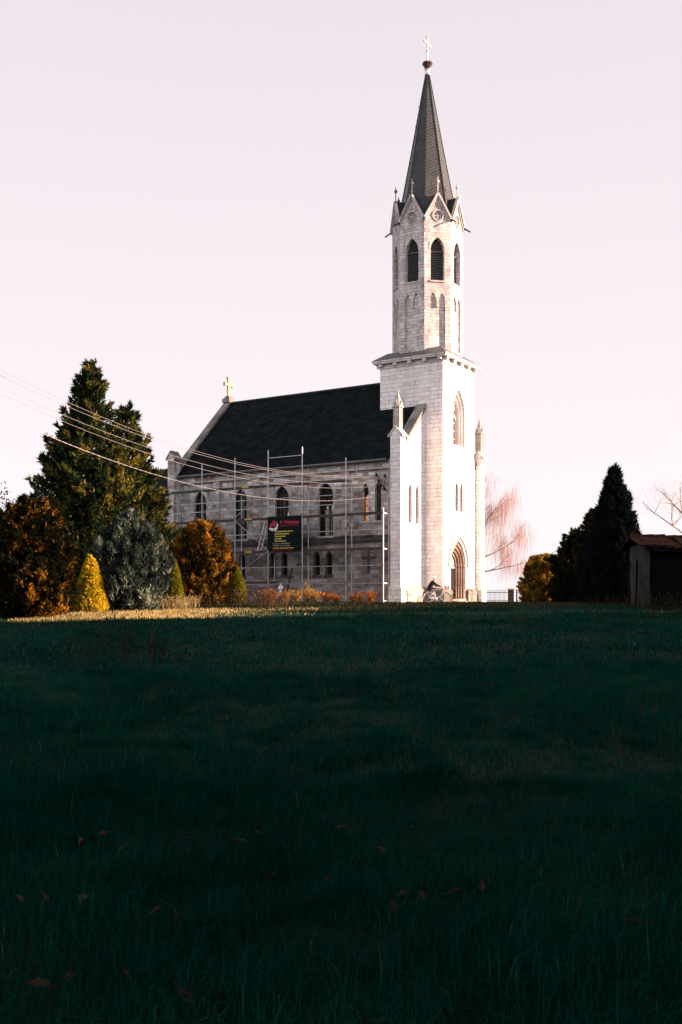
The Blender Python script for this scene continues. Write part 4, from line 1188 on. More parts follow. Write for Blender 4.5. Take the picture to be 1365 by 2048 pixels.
# ------------------------------------------------------------------ vegetation
rs = np.random.RandomState(11)
def norm(a): return a / np.maximum(1e-9, np.linalg.norm(a, axis=-1, keepdims=True))
def leaf_arrays(P, D, L, Wd, fold=0):
    n = len(P); D = norm(D)
    rndv = rs.normal(size=(n, 3)); side = norm(np.cross(D, rndv)); nrm = np.cross(D, side)
    L = np.broadcast_to(np.asarray(L, float), (n,))[:, None]; Wd = np.broadcast_to(np.asarray(Wd, float), (n,))[:, None]
    V = np.stack([P, P + D * L * .4 + side * Wd / 2 + nrm * fold * Wd, P + D * L, P + D * L * .4 - side * Wd / 2 + nrm * fold * Wd], 1).reshape(-1, 3)
    F = np.arange(n * 4).reshape(n, 4)
    return V, F
def plume_crown(name, parent, mat, C, A, plen, prad, n, L, Wd, spread=.45, jit=.25):
    K = len(C); A = norm(A)
    ci = np.repeat(np.arange(K), n); N = len(ci)
    t = rs.rand(N) ** .85
    rv = rs.normal(size=(N, 3)); a = A[ci]; rad = norm(rv - a * (rv * a).sum(1, keepdims=True))
    pr = prad[ci] * (1.05 - .85 * t) * np.sqrt(rs.rand(N))
    P = C[ci] + a * (plen[ci] * t)[:, None] + rad * pr[:, None]
    D = a + rad * spread * (1.1 - t)[:, None] + rs.normal(size=(N, 3)) * jit
    V, F = leaf_arrays(P, D, L * rs.uniform(.6, 1.3, N), Wd * rs.uniform(.7, 1.3, N), .15)
    tone = np.clip(rs.normal(.5, .16, K)[ci] + rs.normal(0, .14, N), 0, 1)
    return np_mesh(name, V, [F], mat, parent, np.repeat(tone, 4))
def lumpf(th, z, s):
    return .5 * np.sin(3 * th + s + z * 1.3) + .35 * np.sin(5 * th - z * 2.1 + 2 * s) + .3 * np.sin(2 * th + z * 3.3 + 3 * s)
def conifer(name, px, Y, h, Rm, prof, mat, label, group=None, K=300, n=70, L=.3, Wd=.08, plen=1.0, prad=.25, up=.6, seed=1, lump=.16, core=0, trunk_r=.14, cat='tree', z0=None, ell=1.0, inner=.12, jit=.42, spow=.4):
    X = at(px, Y); g0 = gh(X, Y) if z0 is None else z0
    e = empty(name, (X, Y, g0), 0, label, cat, group)
    tb = MB(); tb.tube([(0, 0, -.2), (.05, 0, h * .4), (0, 0, h * .9)], [trunk_r, trunk_r * .7, .02], 8)
    rl = random.Random(seed)
    for k in range(14):
        z = h * (.1 + .06 * k); a = k * 2.4; r = Rm * prof(z / h) * .7
        tb.tube([(0, 0, z), (r * .5 * math.cos(a), r * .5 * math.sin(a), z + r * .2), (r * math.cos(a), r * math.sin(a), z + r * .55)], [trunk_r * .35, trunk_r * .2, .01], 5)
    tb.build('trunk', M['bark'], e)
    # plume centres on a lumpy envelope
    zz = rs.rand(K * 6); w = np.array([prof(z) for z in zz]) + .05
    zz = zz[rs.rand(K * 6) < w / w.max()][:K]; k = len(zz)
    th = rs.rand(k) * 2 * np.pi
    rad = Rm * np.array([prof(z) for z in zz]) * (1 + lump * lumpf(th, zz * 6, seed)) * (inner + (1 - inner) * rs.rand(k) ** spow)
    C = np.stack([rad * np.cos(th), rad * np.sin(th) * ell, zz * h * .93], 1)
    radial = np.stack([np.cos(th), np.sin(th), 0 * th], 1)
    A = radial * (1 - up) + np.array([0, 0, up]) + rs.normal(size=(k, 3)) * .12
    A = norm(A)
    sc_ = rs.uniform(.6, 1.25, k) * (.45 + .55 * (1 - zz))
    C = C - A * (plen * sc_ * .75)[:, None]
    C[:, 2] = np.maximum(C[:, 2], .03)
    cr = plume_crown('crown', e, mat, C, A, plen * sc_, prad * (.5 + .5 * sc_), n, L, Wd, jit=jit)
    # dense inner twigs
    if core:
        nz, na = 14, 18; V = []
        for j in range(nz + 1):
            z = j / nz
            for i in range(na):
                a = 2 * np.pi * i / na
                r = core * Rm * prof(min(z, .985)) * (1 + .20 * rs.normal())
                V.append((r * np.cos(a), r * np.sin(a) * ell, z * h * .9 + .02))
        F = np.array([(j * na + i, j * na + (i + 1) % na, (j + 1) * na + (i + 1) % na, (j + 1) * na + i) for j in range(nz) for i in range(na)])
        np_mesh('inner_crown', np.array(V), [F], mat, e, np.full(len(V), .25))
    return e
M['cypress'] = m_leaf('cypress_foliage', [(.30, (.004, .013, .009)), (.52, (.016, .029, .011)), (.76, (.25, .21, .040))], .35)
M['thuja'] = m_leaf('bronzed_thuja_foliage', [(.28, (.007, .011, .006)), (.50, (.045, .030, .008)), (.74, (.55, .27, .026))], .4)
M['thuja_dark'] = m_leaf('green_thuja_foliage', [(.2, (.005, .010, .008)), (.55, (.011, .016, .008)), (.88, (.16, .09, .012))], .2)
M['thuja_shaded'] = m_leaf('shaded_bronze_thuja_foliage', [(.25, (.004, .008, .006)), (.58, (.010, .012, .006)), (.82, (.55, .24, .02))], .4)  # bronze thuja with its unlit side painted in as dark tones
M['golden_shaded'] = m_leaf('shaded_golden_conifer_foliage', [(.2, (.03, .04, .006)), (.5, (.15, .15, .012)), (.80, (.48, .40, .03))], .4)  # golden foliage with shade painted in, for the two dimmer conifers
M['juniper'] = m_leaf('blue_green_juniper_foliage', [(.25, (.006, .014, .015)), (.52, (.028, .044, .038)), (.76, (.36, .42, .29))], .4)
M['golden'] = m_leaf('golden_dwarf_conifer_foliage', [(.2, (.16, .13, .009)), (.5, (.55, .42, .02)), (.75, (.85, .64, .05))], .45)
M['conifer_dark'] = m_leaf('dark_conifer_foliage', [(.2, (.003, .006, .007)), (.55, (.006, .010, .010)), (.88, (.02, .026, .018))], .15)
M['hedge'] = m_leaf('hedge_leaves', [(.22, (.015, .020, .006)), (.48, (.18, .11, .016)), (.74, (.70, .42, .06))], .45)

big = lambda z: (1 - z) ** .92 * (1 if z > .12 else .80 + z * 1.67) * (1 - .10 * math.sin(z * 19))
conifer('cypress_tree', 180, 60, 15.3, 5.9, big, M['cypress'], 'tallest dark green cypress, crossed by the pale wires', K=1100, n=75, L=0.36, Wd=0.1, plen=2.1, prad=0.36, up=0.48, seed=2, lump=0.2, core=0, trunk_r=.3)
conifer('cypress_tree', 256, 62.0, 12.9, 3.9, lambda z: (1 - z) ** .7 * 1.0, M['cypress'], 'lower cypress crown between the tallest tree and the chancel', K=520, n=75, L=0.36, Wd=0.1, plen=1.8, prad=0.36, up=0.48, seed=5, lump=0.2, core=0, trunk_r=.22)
bushy = lambda z: (min(1, z * 4 + .62)) * (1 - z ** 3.2) ** .7
conifer('thuja_tree', 62, 44.0, 5.75, 1.86, bushy, M['thuja_shaded'], 'broad dark thuja with bronze tips beside the brightest golden conifer', 'dark thujas beside the cypress', K=800, n=85, L=.20, Wd=.06, plen=.75, prad=.24, up=.6, seed=3, core=0, cat='thuja')
conifer('thuja_tree', -42, 45, 5.5, 2.2, bushy, M['thuja_shaded'], 'dark thuja farthest from the church, behind the bronze-tipped one', 'dark thujas beside the cypress', K=700, n=80, L=.20, Wd=.06, plen=.75, prad=.24, up=.6, seed=8, core=0, cat='thuja')
oval = lambda z: max(0, (1 - abs(2 * (z ** .85) - .78) ** 2.6 * .55)) * (1 - z ** 5) ** .5
jun = lambda z: (.78 + .5 * z) * (1 - z ** 2.6) ** .75
conifer('juniper_bush', 262, 49.5, 5.0, 2.05, jun, M['juniper'], 'blue-green juniper with upright pale-tipped sprays', K=760, n=85, L=.28, Wd=.055, plen=1.0, prad=.16, up=.8, seed=4, core=0, cat='juniper')
conifer('thuja_tree', 404, 56.5, 5.0, 2.05, lambda z: (.85 + .35 * z) * (1 - z ** 2.4) ** .65, M['thuja'], 'orange bronze thuja in front of the nave wall', K=800, n=85, L=.19, Wd=.06, plen=.75, prad=.24, up=.58, seed=6, core=0, cat='thuja')
cone = lambda z: (1 - z) ** .62 * (.93 + .2 * min(z * 3, .35)) * (min(1, .75 + z * 3))
for px, Y, h, r, lab, s in ((181, 47.6, 2.9, .82, 'golden dwarf conifer standing alone in the sun, brightest of the three', 1), (344, 50.4, 2.75, .66, 'golden dwarf conifer between the juniper and the orange thuja', 2), (474, 56.0, 2.15, .58, 'small golden dwarf conifer beside the flower bed, shade painted into its foliage', 3)):
    conifer('dwarf_conifer', px, Y, h, r, cone, M['golden' if s == 1 else 'golden_shaded'], lab, 'golden dwarf conifers', K=1300, n=40, L=.085, Wd=.05, plen=.22, prad=.10, up=.45, seed=s, lump=.06, core=0, trunk_r=.05, cat='dwarf conifer', inner=.85)
hp = lambda z: (.96 + .04 * math.sin(z * 5)) * (1 - z ** 7) ** .6
conifer('hedge', 1089, 60.5, 3.15, 1.34, hp, M['hedge'], 'clipped yellow-orange hedge block next to the iron gate', K=900, n=85, L=.14, Wd=.065, plen=.55, prad=.20, up=.3, seed=9, core=0, cat='hedge', lump=.12)
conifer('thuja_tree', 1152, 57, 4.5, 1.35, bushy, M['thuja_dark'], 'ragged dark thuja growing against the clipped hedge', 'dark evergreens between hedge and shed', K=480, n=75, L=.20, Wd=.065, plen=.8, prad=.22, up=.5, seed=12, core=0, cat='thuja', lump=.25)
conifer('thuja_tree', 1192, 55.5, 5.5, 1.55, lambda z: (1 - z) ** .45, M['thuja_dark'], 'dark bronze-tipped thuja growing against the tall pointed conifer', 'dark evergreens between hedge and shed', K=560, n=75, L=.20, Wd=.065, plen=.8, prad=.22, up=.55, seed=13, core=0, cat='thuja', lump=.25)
conifer('dwarf_conifer', 1150, 53.5, 2.3, .8, lambda z: (1 - z) ** .7, M['conifer_dark'], 'low dark pyramid conifer in front of the thujas', K=400, n=45, L=.12, Wd=.045, plen=.4, prad=.14, up=.5, seed=14, core=0, cat='dwarf conifer')
conifer('conifer_tree', 1230, 50.2, 7.2, 2.0, lambda z: (1 - z) ** .8 + .02, M['conifer_dark'], 'tall dark pointed conifer beside the shed', K=1000, n=85, L=.24, Wd=.055, plen=1.1, prad=.22, up=.72, seed=15, core=0, cat='conifer', lump=.12)
# sparse shrub against the sky at far left
def shrub(name, px, Y, h, r, mat, label, n=900, L=.12, Wd=.06, group=None, stems=9, seed=1, cat='shrub', erect=.75, leaf_from=.3, sx=1.0):
    X = at(px, Y); e = empty(name, (X, Y, gh(X, Y)), 0, label, cat, group)
    rl = random.Random(seed); tb = MB(); P = []; D = []
    for k in range(stems):
        a = rl.uniform(0, 6.28); rr = r * rl.uniform(.3, 1); hh = h * rl.uniform(.65, 1.0)
        p0 = Vector((rl.uniform(-.15, .15) * r * sx, rl.uniform(-.15, .15) * r, -.05)); p2 = Vector((rr * math.cos(a) * sx, rr * math.sin(a), hh))
        p1 = p0.lerp(p2, .5) + Vector((-.15 * rr * math.cos(a), -.15 * rr * math.sin(a), .08 * hh))
        tb.tube([p0, p1, p2], [.014 * h ** .5, .009 * h ** .5, .003], 4)
        for j in range(n // stems):
            t = leaf_from + (1 - leaf_from) * rl.random()
            b0 = p0 * (1 - t) ** 2 + p1 * 2 * t * (1 - t) + p2 * t * t
            P.append(b0 + Vector((rl.gauss(0, .07), rl.gauss(0, .07), rl.gauss(0, .07))) * h ** .6)
            D.append((rl.gauss(0, 1) + math.cos(a) * .5, rl.gauss(0, 1) + math.sin(a) * .5, erect + rl.gauss(0, .5)))
    tb.build('stems', M['bark'], e)
    P = np.array(P); V, F = leaf_arrays(P, np.array(D), L * rs.uniform(.6, 1.3, len(P)), Wd * rs.uniform(.7, 1.3, len(P)), .1)
    np_mesh('foliage', V, [F], mat, e, np.repeat(rs.rand(len(P)), 4))
    return e
shrub('shrub', 18, 53, 6.3, 1.7, M['conifer_dark'], 'thin-leaved dark shrub against the sky behind the dark thujas', 1500, .16, .09, stems=22, seed=5, leaf_from=.45)
# bed of autumn plants below the scaffold
M['rust'] = m_leaf('rust_red_foliage', [(.2, (.10, .035, .012)), (.5, (.36, .12, .022)), (.85, (.62, .30, .06))], .4)
M['amber'] = m_leaf('amber_foliage', [(.2, (.16, .085, .015)), (.5, (.42, .24, .045)), (.85, (.62, .42, .10))], .4)
M['straw'] = m_leaf('straw_stalks', [(.2, (.20, .15, .06)), (.5, (.36, .28, .13)), (.85, (.52, .44, .24))], .4)
bed = [(530, 62.5, .95, .55, 'rust', 'rust red plant at the end of the bed by the brown twigs'), (545, 61.5, .85, .5, 'rust', 'low red-orange plant in front of the statue'),
       (572, 62.6, .85, .45, 'amber', 'amber plant beside the white statue'), (592, 62, .8, .45, 'amber', 'yellowish tufted plant in the middle of the flower bed'),
       (615, 63, 1.2, .4, 'amber', 'tallest amber plant with pale top leaves under the scaffold'), (630, 63.2, .9, .4, 'amber', 'bushy amber plant beside the tallest one'),
       (655, 62.8, .65, .42, 'rust', 'orange plant next to the bushiest amber one'), (675, 62.8, .6, .4, 'rust', 'orange-red plant below the third scaffold post'),
       (706, 62.8, .62, .38, 'rust', 'low orange plant between the scaffold posts'), (722, 63, .68, .4, 'rust', 'russet plant next to the one nearest the white scaffold frame'), (742, 63, .75, .34, 'rust', 'upright russet plant nearest the white scaffold frame')]
for i, (px, Y, h, r, m_, lab) in enumerate(bed):
    shrub('garden_plant', px, Y, h, r, M[m_], lab, 420, .10, .055, 'autumn plants below the scaffold', 14, 20 + i, 'garden plant', leaf_from=.15)
# tall dry stalks
def stalks(name, px, Y, n, h, r, label, mat='straw', group='clumps of dry stalks', seed=1, heads=True):
    X = at(px, Y); e = empty(name, (X, Y, gh(X, Y)), 0, label, 'dry plant', group)
    rl = np.random.RandomState(seed)
    P, D, L = [], [], []
    for k in range(n):
        a = rl.rand() * 6.28; rr = r * math.sqrt(rl.rand()); b0 = np.array([rr * math.cos(a), rr * math.sin(a) * .6, -.03])
        d = norm(np.array([math.cos(a) * .25 + rl.normal() * .14, math.sin(a) * .2 + rl.normal() * .1, 1.0])); hh = h * rl.uniform(.5, 1)
        P.append(b0); D.append(d); L.append(hh)
        if heads:
            for j in range(5):
                t = .5 + .1 * j + rl.rand() * .05
                P.append(b0 + d * hh * t); D.append(norm(d + rl.normal(size=3) * .7)); L.append(hh * .16)
    P, D, L = np.array(P), np.array(D), np.array(L)
    V, F = leaf_arrays(P, D, L, np.where(L > h * .3, .014, .03))
    np_mesh('stems', V, [F], M[mat], e, np.repeat(rl.rand(len(P)), 4))
    return e
M['brown_stalk'] = m_leaf('brown_dead_stalks', [(.2, (.045, .028, .018)), (.5, (.09, .055, .033)), (.85, (.17, .11, .06))], .3)
M['dark_stalk'] = m_leaf('blackened_weed_stalks', [(.2, (.010, .010, .007)), (.5, (.020, .018, .011)), (.85, (.05, .038, .02))], .2)
for i, (px, Y, n, h, r, lab, m_) in enumerate([
        (352, 47.5, 60, .9, .6, 'pale dry grass clump at the foot of the second golden conifer', 'straw'), (375, 49, 50, .8, .6, 'pinkish dry clump between golden conifer and orange thuja', 'straw'),
        (430, 51, 70, .75, .9, 'dry clump below the orange thuja', 'brown_stalk'), (505, 51, 120, 1.0, 1.0, 'brown twiggy clump beside the small shaded golden conifer', 'brown_stalk'), (540, 50, 120, .9, .9, 'brown twiggy clump in front of the flower bed', 'brown_stalk'),
        (205, 46, 40, .35, .6, 'reddish dry tuft at the foot of the brightest golden conifer', 'brown_stalk'),
        (236, 23.5, 30, 1.3, .5, 'tallest dead weed stalks standing in the shaded field', 'dark_stalk'), (285, 21.5, 26, .95, .5, 'dense dead weed stalks beside the tallest weeds', 'dark_stalk'), (170, 22.5, 20, .8, .5, 'thin sparse dead weed stalks in the shaded field', 'dark_stalk'), (330, 22, 18, .7, .4, 'short dead weeds in the shaded field', 'dark_stalk'),
        (1300, 40, 70, .8, 1.3, 'tangle of dry grass below the grey shed wall', 'dark_stalk'), (1350, 36, 80, 1.0, 1.0, 'dry bramble twigs in the grass before the shed boards', 'dark_stalk'), (1205, 45, 60, .6, 1.2, 'dry weeds at the foot of the tall conifer', 'dark_stalk')]):
    stalks('dry_weeds', px, Y, n, h, r, lab, m_, seed=30 + i)

# ------------------------------------------------------------------ bare birch behind the church, bare tree behind the shed
M['birch_bark'] = m_plain('birch_bark', (.30, .20, .15), .8, var=.4, scale=8)
M['twig'] = m_leaf('reddish_hanging_twigs', [(.2, (.26, .12, .09)), (.5, (.42, .24, .19)), (.85, (.55, .36, .30))], .5)
def bare_tree(name, px, Y, h, label, seed, limbs, droop=True, spread=4.0, cat='tree', ntw=14):
    X = at(px, Y); e = empty(name, (X, Y, gh(X, Y)), 0, label, cat)
    rl = random.Random(seed); tb = MB(); ends = []
    trunk = [Vector((0, 0, -.3)), Vector((.1, 0, h * .3)), Vector((-.1, .1, h * .6)), Vector((.05, 0, h * .95))]
    tb.tube(trunk, [.24, .19, .12, .03], 8)
    def grow(p, d, ln, r, lv):
        pts = [p]; dd = d.copy()
        for k in range(4):
            dd = (dd + Vector((rl.gauss(0, .16), rl.gauss(0, .16), rl.gauss(.05, .12)))).normalized(); pts.append(pts[-1] + dd * ln / 4)
        tb.tube(pts, [r, r * .8, r * .62, r * .48, r * .3], 5)
        if lv == 0: ends.extend(pts[1:]); return
        for k in range(3): 
            i = rl.choice((2, 3, 4)); nd = (dd + Vector((rl.gauss(0, .55), rl.gauss(0, .55), rl.gauss(.1, .35)))).normalized()
            grow(pts[i], nd, ln * rl.uniform(.5, .7), r * .5, lv - 1)
        ends.extend(pts[3:])
    for z, az, ang, ln in limbs:
        t = z / h; i = min(2, int(t * 3)); p = trunk[i].lerp(trunk[i + 1], t * 3 - i)
        grow(p, Vector((math.cos(az) * math.cos(ang), math.sin(az) * math.cos(ang), math.sin(ang))), ln, .085, 2)
    tb.build('trunk', M['birch_bark'], e)
    P, D, L = [], [], []
    for p in ends:
        for k in range(ntw):
            o_ = Vector((rl.gauss(0, .4), rl.gauss(0, .4), rl.gauss(0, .25))); L.append(rl.uniform(.6, 2.6) if droop else rl.uniform(.3, .8)); P.append(p + o_)
            D.append((rl.gauss(0, .12), rl.gauss(0, .1), -1) if droop else (rl.gauss(0, 1), rl.gauss(0, 1), rl.gauss(.5, .7)))
    P = np.array([tuple(p) for p in P]); L = np.array(L)
    L = np.minimum(L, np.maximum(P[:, 2] - .8, .2))
    V, F = leaf_arrays(P, np.array(D), L, .013 if droop else .012)
    tag(np_mesh('twigs', V, [F], M['twig'], e, np.repeat(rs.rand(len(P)), 4)), kind='stuff')
    return e
bare_tree('birch_tree', 945, 92, 11.5, 'bare weeping birch with reddish hanging twigs behind the tower', 4,
          [(3.0, -.1, .10, 3.2), (4.8, -.05, .75, 4.2), (5.6, .1, .95, 4.4), (6.6, -.2, .6, 3.0), (4.2, .2, .35, 3.6), (6.5, 2.9, .7, 3.0), (7.5, .0, .9, 2.6)])
bare_tree('bare_tree', 1422, 58, 5.8, 'bare leafless tree behind the shed roof', 9,
          [(3.2, 3.0, .5, 2.6), (4.0, 2.6, .8, 2.2), (4.6, .4, .6, 2.2), (3.6, -.6, .5, 2.2)], droop=False, ntw=3)

# ------------------------------------------------------------------ iron fence, brick gate pier, shed, added unseen barn
M['brick'] = m_stone('dark_red_brick', [(0, (.035, .022, .02)), (1, (.07, .04, .035))], .24, .08, .012, mortcol=(.05, .05, .05))
M['render'] = m_plain('peeling_grey_render', (.032, .033, .035), .95, spec=.05, var=.45, scale=2.2, bump=.5)
M['board'] = m_plain('black_weathered_boards', (.004, .0045, .006), .9, spec=.02, var=.35, scale=3, bump=.4)
M['tile'] = m_slate('red_brown_roof_tiles', (.012, .006, .005), (.022, .010, .008), .24, .32, .9, .03)
def fence(x0, x1, Y, label):
    e = empty('iron_fence', ((x0 + x1) / 2, Y, gh((x0 + x1) / 2, Y)), 0, label, 'fence', 'iron fence panels by the gate pier')
    w = x1 - x0
    b = MB(); b.bar((-w / 2, 0, .95), (w / 2, 0, .95), .05, .06); b.bar((-w / 2, 0, .14), (w / 2, 0, .14), .04, .05); b.build('rail', M['iron'], e)
    p = MB(); p.tube([(0, 0, .02), (0, 0, 1.12)], .016, 6); p.lathe([(.016, 0), (.03, .04), (.004, .12)], (0, 0, 1.12), 6)
    first = None
    for k in range(max(2, int(w / .13))):
        x = -w / 2 + .06 + k * .13
        if first is None: first = p.build('picket', M['iron'], e); first.location.x = x
        else:
            c = first.copy(); COL.objects.link(c); c.parent = e; c.location.x = x
    return e
fence(at(950, 104), at(1016, 104), 104, 'black iron picket fence between the tower and the brick pier')
fence(at(1033, 104), at(1060, 104), 104, 'black iron gate leaf between the brick pier and the hedge')
xg = at(1022.5, 104)
gp = empty('gate_pier', (xg, 104, gh(xg, 104)), 0, 'dark brick gate pier with flat cap at the end of the iron fence', 'gate pier')
b = MB(); b.box(-.27, .27, -.27, .27, -.3, 1.25); b.build('shaft', M['brick'], gp)
b = MB(); b.frustum((0, 0), (.36, .36), (.33, .33), 1.25, 1.33); b.frustum((0, 0), (.33, .33), (.1, .1), 1.331, 1.42); b.build('cap', M['trim'], gp)
xg2 = at(1034, 104)
gp = empty('gate_post', (xg2, 104, gh(xg2, 104)), 0, 'slim black iron gate post near the brick pier', 'gate post')
b = MB(); b.box(-.06, .06, -.06, .06, -.2, 1.15); b.build('shaft', M['iron'], gp)
b = MB(); b.lathe([(.07, 0), (.09, .04), (.02, .12)], (0, 0, 1.15), 8); b.build('cap', M['iron'], gp)

SX, SY = 12.34, 41.3
sg = gh(SX + 2, SY + 1)
sh = empty('shed', (SX, SY, sg), 0, 'old dark board shed with grey rendered end pier and sagging tiled roof', 'shed')
b = MB()
pf = [(.0, -.5), (.16, -.5), (.19, .5), (.15, 1.2), (.18, 2.1), (.16, 2.56), (-.02, 2.60), (-.03, 1.4), (.02, .6)]
b.prism([(x, 0, z) for x, z in pf], (0, 2.25, 0)); b.build('end_wall', M['render'], sh, bevel=.02)
b = MB()
for k in range(14):
    z = -.2 + k * .185; b.prism([(.15, .16 + .012 * (k % 2), z), (8.5, .16 + .012 * (k % 2), z), (8.5, .13, z + .182), (.15, .13, z + .182)], (0, .05, 0))
b.box(.15, 8.5, 2.1, 2.2, -.3, 2.4); b.box(8.45, 8.55, .2, 2.1, -.3, 2.5)
b.build('board_wall', M['board'], sh)
b = MB()
nseg = 26
rr_ = random.Random(4)
sag = [-.10 * math.sin(math.pi * k / nseg) + rr_.uniform(-.02, .02) for k in range(nseg + 1)]
top, bot = [], []
for k in range(nseg):
    x0, x1 = -.35 + k * .352, -.35 + (k + 1) * .352 - .012
    s0 = sag[k]
    for (ya, za, yb, zb) in ((-.35, 2.46, 1.1, 2.90), (1.12, 2.90, 2.6, 2.46)):
        d = rr_.uniform(-.015, .015)
        b.prism([(x0, ya + d, za + s0), (x1, ya + d, za + s0 + .02), (x1, yb, zb + s0), (x0, yb, zb + s0)], (0, 0, .07 + .03 * (k % 2)))
rf = b.build('roof', M['tile'], sh)
b = MB()
for k in range(19): 
    x = -.35 + k * .48; b.tube([(x, 1.11, 2.98 + sag[min(nseg, int(k * 1.37))]), (x + .5, 1.11, 2.99 + sag[min(nseg, int(k * 1.37))])], [.09, .10], 7)
b.build('ridge_tile', M['tile'], rf)
b = MB(); b.bar((.2, -.28, 2.36), (8.5, -.28, 2.28), .05, .16); b.bar((.25, -.30, 2.50), (1.2, -.1, 2.40), .06, .02); b.build('fascia_board', M['board'], sh)
for x in (-.25, -.55):
    p = MB(); p.bar((x, .6, -.3), (x + .06, .6, 2.0 + .2 * x), .13, .05); p.build('fence_board', M['board'], sh)

for i, (X_, Y_, h_) in enumerate(((17.6, 40.2, 3.7), (18.3, 42.4, 3.9), (17.8, 44.6, 3.6), (18.6, 46.8, 3.8))):  # row added out of view to block low sun from the field
    conifer('thuja_tree', 682.5 + X_ / Y_ * 2043.2, Y_, h_, 1.45, bushy, M['thuja_dark'], ['added thuja next to the barn in the row beyond the shed', 'second added thuja from the barn in the row beyond the shed', 'third added thuja from the barn in the row beyond the shed', 'added thuja farthest from the barn in the row beyond the shed'][i], 'added shading row of thujas beyond the shed', K=200, n=60, L=.26, Wd=.10, plen=.8, prad=.28, up=.55, seed=40 + i, core=0, cat='thuja')
bn_ = empty('barn', (25, 9.0, gh(22, 13)), 0, 'long unseen barn added to cast shadow over the field', 'barn')  # unseen building, added to cast the shadow on the field
M['barn_wall'] = m_plain('barn_plaster', (.30, .27, .23), .9, var=.2, scale=1.0, bump=.2)
b = MB(); b.box(-4, 4, -28, 28, -1.5, 6.0)
for y in (-28, 28): b.prism([(-4, y, 6), (4, y, 6), (0, y, 9.6)], (0, -.2 if y > 0 else .2, 0))
wl_ = b.build('wall', M['barn_wall'], bn_)
b = MB()
for s in (-1, 1): b.prism([(s * 4.5, -28.0, 5.6), (0, -28.0, 9.65), (0, -28.0, 9.85), (s * 4.5, -28.0, 5.8)], (0, 56.0, 0))
b.build('roof', M['tile'], bn_)
for k in range(8):
    y = -24 + k * 6.8
    b = MB(); b.box(-4.08, -3.98, y - .6, y + .6, 2, 3.6); wf = b.build('window', M['board'], bn_)
    b = MB(); b.box(-4.11, -4.085, y - .5, y + .5, 2.1, 3.5); b.build('pane', M['glass_dark'], wf)
b = MB(); b.box(-4.1, -3.98, 9, 12, -1, 2.6)
for k in range(8): b.box(-4.14, -4.095, 9.02 + k * .37, 9.35 + k * .37, -1, 2.55)
b.build('door', M['board'], bn_)

# ------------------------------------------------------------------ grass, dry grass, fallen leaves
def blades(P, h, w, lean, rnd):
    n = len(P)
    az = rs.rand(n) * 2 * np.pi
    d = np.stack([np.cos(az), np.sin(az), 0 * az], 1); side = np.stack([-np.sin(az + .6 * rs.normal(size=n)), np.cos(az), 0 * az], 1)
    up = np.array([0, 0, 1.0])
    ln = lean[:, None]; h_ = h[:, None]; w_ = w[:, None]
    b0 = P; m0 = P + up * h_ * .55 + d * h_ * ln * .30; tp = P + up * h_ * (1 - .35 * ln) + d * h_ * ln
    V = np.stack([b0 - side * w_ / 2, b0 + side * w_ / 2, m0 - side * w_ * .42, m0 + side * w_ * .42, tp], 1).reshape(-1, 3)
    i = np.arange(n) * 5
    Q = np.stack([i, i + 1, i + 3, i + 2], 1); T_ = np.stack([i + 2, i + 3, i + 4], 1)
    return V, [Q, T_], np.repeat(rnd, 5)
def scatter(n, y0, y1, margin=1.25):
    u_ = rs.rand(n); Y = np.sqrt(y0 ** 2 + u_ * (y1 ** 2 - y0 ** 2)); X = (rs.rand(n) - .5) * .668 * Y * margin
    return X, Y
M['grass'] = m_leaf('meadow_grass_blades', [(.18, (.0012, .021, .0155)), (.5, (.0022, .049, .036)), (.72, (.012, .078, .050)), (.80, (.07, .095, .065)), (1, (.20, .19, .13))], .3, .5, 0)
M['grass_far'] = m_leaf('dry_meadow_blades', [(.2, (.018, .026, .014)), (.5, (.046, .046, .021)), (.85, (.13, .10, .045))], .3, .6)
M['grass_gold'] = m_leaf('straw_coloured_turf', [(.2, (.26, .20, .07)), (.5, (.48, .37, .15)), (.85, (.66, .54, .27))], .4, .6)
Vs, Qs, Ts, Rs, off = [], [], [], [], 0
def add_blades(X, Y, h, w, lean, rnd):
    global off
    P = np.stack([X, Y, ground_h(X, Y) - .01], 1)
    V, (Q, T_), r = blades(P, h, w, lean, rnd)
    Vs.append(V); Qs.append(Q + off); Ts.append(T_ + off); Rs.append(r); off += len(V)
